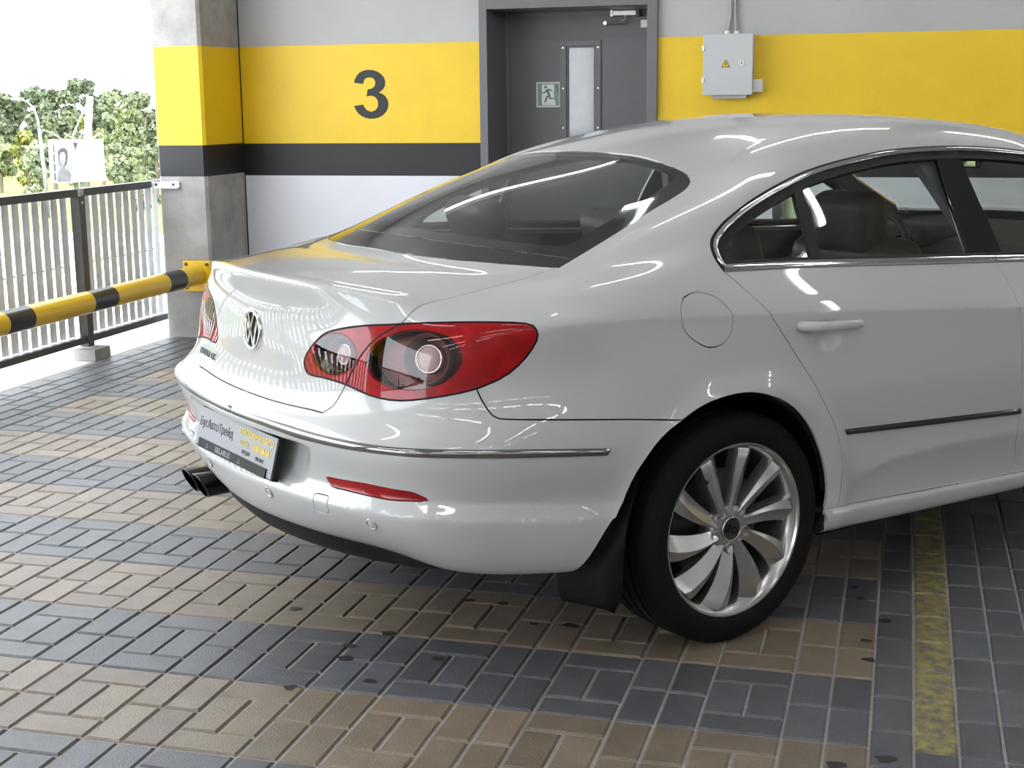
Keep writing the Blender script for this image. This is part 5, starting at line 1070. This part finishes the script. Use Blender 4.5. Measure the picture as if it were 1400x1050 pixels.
# ---- wheels
M_tyre = mat('tyre_rubber', (0.0065, 0.0065, 0.007), .8, spec=.25, bump=.3, bscale=90); M_disc = mat('brake_disc', (0.10, 0.10, 0.10), .4, metal=.9); M_dark = mat('dark_wheel_well', (0.008, 0.008, 0.009), .9)
RT, RF_ = .322, .2435
def wheel():
    """local: axle = y, outer face towards -y, wheel centre at the origin"""
    root = empty('wheel', (0, 0, 0)); root.parent = car
    ty = MB(); pr = [(-.098, .236), (-.108, .246), (-.113, .262), (-.114, .280), (-.108, .298), (-.097, .3125), (-.086, .3185), (-.070, .3210)]
    tread = []
    for a, b in ((-.070, -.046), (-.036, -.004), (.006, .036), (.046, .070)): tread += [(a, .3205), (a+.002, .322), (b-.002, .322), (b, .3205), (b+.0005, .3135), (b+.0095, .3135)]
    prof = pr+tread[:-2]+[(-a, b) for a, b in pr[::-1]]
    ty.lathe(prof, 96, (0, 0, 0), (0, 1, 0)); to = ty.build('tyre', M_tyre, root, auto=35)
    bl2 = MB()                                                                      # shoulder tread blocks
    for k in range(64):
        a0 = 2*math.pi*k/64; a1 = a0+2*math.pi/64*.72
        for sg_ in (-1, 1):
            ring = []
            for (yy2, r_) in ((-.098*sg_, .3125), (-.086*sg_, .3205), (-.072*sg_, .3222)):
                for a in (a0, a1): aa = a+(.05 if yy2*sg_ > -.08 else 0); ring.append((r_*math.cos(aa), yy2, r_*math.sin(aa)))
            bl2.add(ring, [(0, 1, 3, 2), (2, 3, 5, 4)])
    tb_ = bl2.build('tread_blocks', M_tyre, to); tb_['kind'] = 'stuff'
    rm = MB().lathe([(-.098, .2335), (-.1045, .2365), (-.1055, .2415), (-.101, .2435), (-.098, .2395), (-.094, .2300), (-.070, .2205), (-.045, .2150), (.02, .205), (.09, .210), (.10, .236), (.104, .243)], 96).build('rim', M_alloy, root, auto=50)
    MB().lathe([(-.02, .045), (-.02, .155), (-.008, .155), (-.008, .045)], 64).build('brake_disc', M_disc, root, auto=40)
    MB().lathe([(.02, .0001), (.02, .215), (.03, .215)], 48).build('brake_backplate', M_dark, root)
    # ten blades, each with a raised leading edge and a face that falls towards the trailing edge
    n = 13
    for k in range(10):
        a0 = 2*math.pi*k/10; mb = MB()
        for i in range(n):
            t = i/(n-1); r_ = .050+(.2255-.050)*t; mid_ = a0-.10*t*t; wl = (.0150+.0165*t**1.2)/r_*(1.0); wt = (.0130+.0300*t**1.1)/r_
            y0 = -.080-.012*math.sin(math.pi*t)*.6-.010*t; yl = y0-.003; yt = y0+.004+.020*t; 
            if t > .93: yl += .004; yt += .002
            e0, e1 = mid_+wl, mid_-wt
            for (an, yy2) in ((e0+.012/r_*.3, y0+.034), (e0+.002/r_, yl+.010), (e0, yl), (e0+(e1-e0)*(.10+.34*t), yl-.0045-.003*t), (e0+(e1-e0)*(.15+.34*t), yl-.0035-.002*t), (e1, yt), (e1-.001/r_, yt+.008), (e1+.004/r_, yt+.026)):
                mb.v.append((r_*math.cos(an), yy2, r_*math.sin(an)))
        m = 8
        for i in range(n-1):
            for q in range(m): mb.f.append((i*m+q, i*m+(q+1) % m, (i+1)*m+(q+1) % m, (i+1)*m+q))
        mb.f += [tuple(range(m)), tuple((n-1)*m+q for q in range(m))]; mb.m = [0]*len(mb.f)
        mb.build('spoke', M_alloy, root, auto=28)
    MB().lathe([(-.03, .070), (-.070, .070), (-.082, .062), (-.086, .040), (-.086, .0335)], 64).build('hub', M_alloy, root, auto=40)
    cp_ = MB().lathe([(-.080, .0335), (-.0895, .0335), (-.0905, .0315), (-.0895, .0290), (-.0900, .0001)], 40).build('centre_cap', M_disc, root, auto=40)
    MB().lathe([(-.0885, .0345), (-.0915, .0335), (-.0905, .0310), (-.088, .0312)], 40).build('cap_ring', M_chrome, cp_, True)
    letter('cap_lettering', 'OZ', .026, (0, -.0905, 0), (math.cos(2.6), 0, math.sin(2.6)), (-math.sin(2.6), 0, math.cos(2.6)), M_rub, cp_, .0008, .0004, 1.1)
    for k in range(5):
        a = 2*math.pi*(k+.5)/5+.1; x_, z_ = .056*math.cos(a), .056*math.sin(a)
        MB().lathe([(-.055, .0125), (-.0885, .0130), (-.0885, .0165), (-.070, .0185)], 20, (x_, 0, z_)).build('bolt_well', M_alloy, root, auto=40); MB().lathe([(-.060, .012), (-.074, .0105), (-.076, .008), (-.070, .0045), (-.070, .0001)], 6, (x_, 0, z_)).build('wheel_bolt', M_plast, root)
    vs2 = MB().tube([(.195*math.cos(2.0), -.09, .195*math.sin(2.0)), (.185*math.cos(2.0), -.11, .185*math.sin(2.0))], .004, 8).build('valve', M_plast, root)
    return root
w0 = wheel(); w0.location = (0, -.792, RT); w0.rotation_euler = (0, R(-11), 0); w0['label'] = 'alloy wheel with ten blade spokes'
for (x_, y_, rzz, ra) in ((2.711, -.79, 0, 20), (0, .792, math.pi, 10), (2.711, .79, math.pi, 35)):
    w_ = copy_tree(w0, car); w_.location = (x_, y_, RT); w_.rotation_euler = (0, R(ra), rzz)
# wheel-arch liners and floor pan
for xw in (0, 2.711):
    for sg_ in (-1, 1):
        mb = MB(); n = 30; rows = ((.862, .378 if xw == 0 else .365), (.84, .395), (.62, .40), (.50, .40))
        for yy2, r_ in rows:
            for i in range(n):
                a = R(-22)+R(224)*i/(n-1); xx = xw+r_*math.cos(a)*(1.0 if math.cos(a) > 0 else 1.03)-(.10*max(0, -math.cos(a))*max(0, .35-math.sin(a)) if xw == 0 else 0); mb.v.append((xx, sg_*yy2, max(.25 if math.cos(a) > 0 or xw else .30, .318+r_*math.sin(a)*.97)))
        for j in range(len(rows)-1):
            for i in range(n-1): mb.f.append((j*n+i, j*n+i+1, (j+1)*n+i+1, (j+1)*n+i))
        mb.f.append(tuple((len(rows)-1)*n+i for i in range(n))); mb.m = [0]*len(mb.f); mb.build('wheel_arch_liner', M_dark, car, auto=40)
MB().box(.42, 2.28, -.80, .80, .205, .27).box(-.55, 3.3, -.49, .49, .215, .30).build('floor_pan', M_under, car)
for sg_ in (-1, 1): MB().poly([(.335, sg_*.80, .318), (.335, sg_*.902, .318), (.318, sg_*.902, .262), (.305, sg_*.86, .238), (.305, sg_*.80, .238)], (.02, 0, 0)).build('sill_end_cap', M_dark, car)
# mud flap behind the rear wheel (also on the other side)
for sg_ in (-1, 1):
    prof = [(-.338, .855, .515), (-.365, .862, .46), (-.392, .868, .40), (-.425, .870, .33), (-.445, .872, .27), (-.435, .874, .20), (-.420, .872, .178)]
    outer = [(-.338, .890, .520), (-.362, .896, .46), (-.380, .898, .40), (-.390, .899, .33), (-.393, .899, .26), (-.402, .898, .20), (-.412, .890, .172)]
    inner = [(-.385, .80, .45), (-.42, .78, .40), (-.44, .74, .36), (-.455, .72, .31), (-.460, .705, .26), (-.455, .702, .19), (-.448, .712, .162)]
    mb = MB(); k = len(prof)
    for row in (outer, prof, inner): mb.v += [(x, sg_*y, z) for x, y, z in row]
    for row in (outer, prof, inner): mb.v += [(x+.006, sg_*(y-.004), z) for x, y, z in row]
    for j in range(2):
        for i in range(k-1): mb.f.append((j*k+i, j*k+i+1, (j+1)*k+i+1, (j+1)*k+i)); mb.f.append((3*k+j*k+i, 3*k+(j+1)*k+i, 3*k+(j+1)*k+i+1, 3*k+j*k+i+1))
    ring = [i for i in range(k)]+[k+k-1, 3*k-1]+[2*k+i for i in range(k-2, -1, -1)]+[k]
    mb.f += [(ring[i], ring[(i+1) % len(ring)], 3*k+ring[(i+1) % len(ring)], 3*k+ring[i]) for i in range(len(ring))]; mb.m = [0]*len(mb.f)
    mb.build('mud_flap', M_rub, car, auto=85)
# ---- interior
M_trimd = mat('dark_cabin_trim', (0.018, 0.018, 0.02), .7); M_trimg = mat('grey_cabin_trim', (0.22, 0.23, 0.235), .8); M_leath = mat('brown_leather', (0.050, 0.036, 0.028), .45, bump=.15, bscale=90)
def lining(name, mask, material, off):
    V, N, F = panel_geo(mask, gap=0, off=off, noflange=True); v, n_, f = weld(V, N, F, *flipy(V, N, F)); mesh_obj(name, v, f, material, car, True, normals=n_)
lining('headliner', lambda: np.isin(lab, ['roof', 'body']) & (ch > 11.2), M_trimg, -.028)
Vh = np.concatenate([R2, (rz-.028)[:, None]], 1); mesh_obj('headliner_centre', Vh, [tuple(f) for f in RF], M_trimg, car, True, normals=rn)
lining('door_lining', lambda: np.isin(lab, ['rear_door', 'front_door', 'body', 'fuel_door']) & (ch > 2) & (ch < 11.2) & (cs > col(6.6)), M_trimd, -.04)
lining('boot_lining', lambda: np.isin(lab, ['trunk', 'glass_band', 'bumper']) & (ch > 3.2), M_trimd, -.03)
def rbox(name, c, sz, bev, material, parent, rot=(0, 0, 0), seg=4):
    bm = bmesh.new(); bmesh.ops.create_cube(bm, size=1)
    for v in bm.verts: v.co = Vector((v.co.x*sz[0], v.co.y*sz[1], v.co.z*sz[2]))
    bmesh.ops.bevel(bm, geom=list(bm.edges), offset=bev, segments=seg, profile=.5, affect='EDGES'); me = bpy.data.meshes.new(name); bm.to_mesh(me); bm.free(); me.materials.append(material)
    me.polygons.foreach_set('use_smooth', [True]*len(me.polygons)); o = bpy.data.objects.new(name, me); COL.objects.link(o); o.parent = parent; o.location = c; o.rotation_euler = rot; return o
for y_ in (-.37, .37):
    st = empty('front_seat', (1.05, y_, .30)); st.parent = car
    rbox('backrest', (.03, 0, .42), (.15, .50, .62), .06, M_leath, st, (0, R(-17), 0)); rbox('seat_cushion', (.33, 0, .14), (.52, .50, .16), .06, M_leath, st, (0, R(-6), 0))
    rbox('headrest', (-.075, 0, .765), (.13, .27, .21), .055, M_leath, st, (0, R(-8), 0), 5)
    MB().tube([(-.05, -.06, .6), (-.075, -.06, .72)], .007, 8).tube([(-.05, .06, .6), (-.075, .06, .72)], .007, 8).build('headrest_post', M_chrome, st)
rs_ = empty('rear_seat', (.15, 0, .35)); rs_.parent = car
rbox('backrest', (-.05, 0, .38), (.16, 1.20, .60), .06, M_leath, rs_, (0, R(-24), 0)); rbox('seat_cushion', (.25, 0, .10), (.5, 1.2, .2), .07, M_leath, rs_)
for y_ in (-.38, .38): rbox('headrest', (-.15, y_, .735), (.10, .27, .15), .045, M_leath, rs_, (0, R(-20), 0))
shelf = MB(); shelf.poly([(-.46, -.56, 1.0), (-.02, -.60, .985), (-.02, .60, .985), (-.46, .56, 1.0)], (0, 0, -.02)); shelf.build('parcel_shelf', M_trimd, car)
dash = MB().poly([(2.05, -.70, .60), (2.02, -.70, .86), (2.12, -.70, .90), (2.6, -.62, .95), (2.6, -.62, .60)], (0, 1.40, 0)).build('dashboard', M_trimd, car)
rbox('instrument_hood', (2.14, .37, .905), (.24, .38, .10), .045, M_trimd, car)
for y_ in (.29, .45): MB().lathe([(0, .055), (-.012, .058), (-.014, .050), (-.004, .046), (-.004, .0001)], 32, (2.035, y_, .87), (1, 0, .25)).build('instrument_dial', M_gloss, car, True)
M_redg = mat('red_dial_glint', (.5, .01, .01), .5, emit=(1, .03, .02), estr=1.5); MB().box(2.018, 2.022, .30, .345, .862, .868).build('dial_glint', M_redg, car)  # small glowing bar added for the red glint on the dials
swo = np.array([1.90, .37, .83]); swn = Vector((-.9, 0, .42)).normalized(); e1_ = Vector((0, 1, 0)); e2_ = swn.cross(e1_)
sw = MB().tube([Vector(swo)+e1_*.185*math.cos(t)+e2_*.185*math.sin(t) for t in [2*math.pi*i/40 for i in range(40)]], .016, 10, closed=True).build('steering_wheel', M_trimd, car, True)
MB().cyl(tuple(Vector(swo)-swn*.05), swn, .075, .055, 24, .06).build('airbag_cover', M_trimd, sw)
for a in (0, math.pi, -math.pi/2): MB().tube([Vector(swo)-swn*.02+(e1_*math.cos(a)+e2_*math.sin(a))*.06, Vector(swo)+(e1_*math.cos(a)+e2_*math.sin(a))*.18], .014, 8).build('wheel_spoke', M_chrome if a != -math.pi/2 else M_trimd, sw)
# inner pillar trims
for sg_ in (-1, 1):
    q = [near_param((1.02, -.66, 1.28), (1, .2, 1)), near_param((1.16, -.80, 1.02), (1, .2, 1))]
    for a, b in (q,):
        P_ = [P3([a[0]], [a[1]])[0]-[0, -.045, 0], P3([b[0]], [b[1]])[0]-[0, -.05, 0]]; mb = MB(); t0, t1 = P_[0], P_[1]
        mb.poly([(t0[0]-.03, sg_*-t0[1], t0[2]), (t0[0]+.10, sg_*-t0[1], t0[2]), (t1[0]+.10, sg_*-t1[1], t1[2]-.05), (t1[0]-.01, sg_*-t1[1], t1[2]-.05)], (0, -sg_*.035, 0)); mb.build('pillar_trim', M_trimg, car)
# door mirrors
for sg_ in (-1, 1):
    mr_ = empty('door_mirror', (2.06, sg_*1.0, .975)); mr_.parent = car
    rbox('mirror_housing', (.045, 0, 0), (.11, .225, .155), .05, M_plast, mr_); MB().tube([(.06, -sg_*.09, -.05), (.10, -sg_*.2, -.07)], [.03, .035], 10).build('mirror_arm', M_plast, mr_)
    mb = MB(); n = 28; mb.poly([(-.0125, .093*np.sign(math.cos(t))*abs(math.cos(t))**.6, .062*np.sign(math.sin(t))*abs(math.sin(t))**.6) for t in [2*math.pi*i/n for i in range(n)]], (.006, 0, 0)); mo_ = mb.build('mirror_glass', M_chrome, mr_); mo_.rotation_euler = (0, 0, R(-8*sg_))
rvm = rbox('rear_view_mirror', (1.95, 0, 1.235), (.03, .24, .07), .014, M_trimd, car); MB().box(-.0165, -.0155, -.11, .11, -.028, .028).build('mirror_glass', M_chrome, rvm)

# dark strips added under the shut lines, painting the shade inside the gaps
for nm in ('dr', 'db', 'bc', 'sm', 'dc', 'ts', 'tb', 'fu', 'sl'):
    c = CUR[nm]; c = c[::2]+([c[-1]] if (len(c)-1) % 2 else []); ribbon('shut_line_shade', c, -.007, .007, .0004, M_rub, mirror='no' if nm == 'fu' else 'pair', off=-.0075, sec=3, depth=.012)
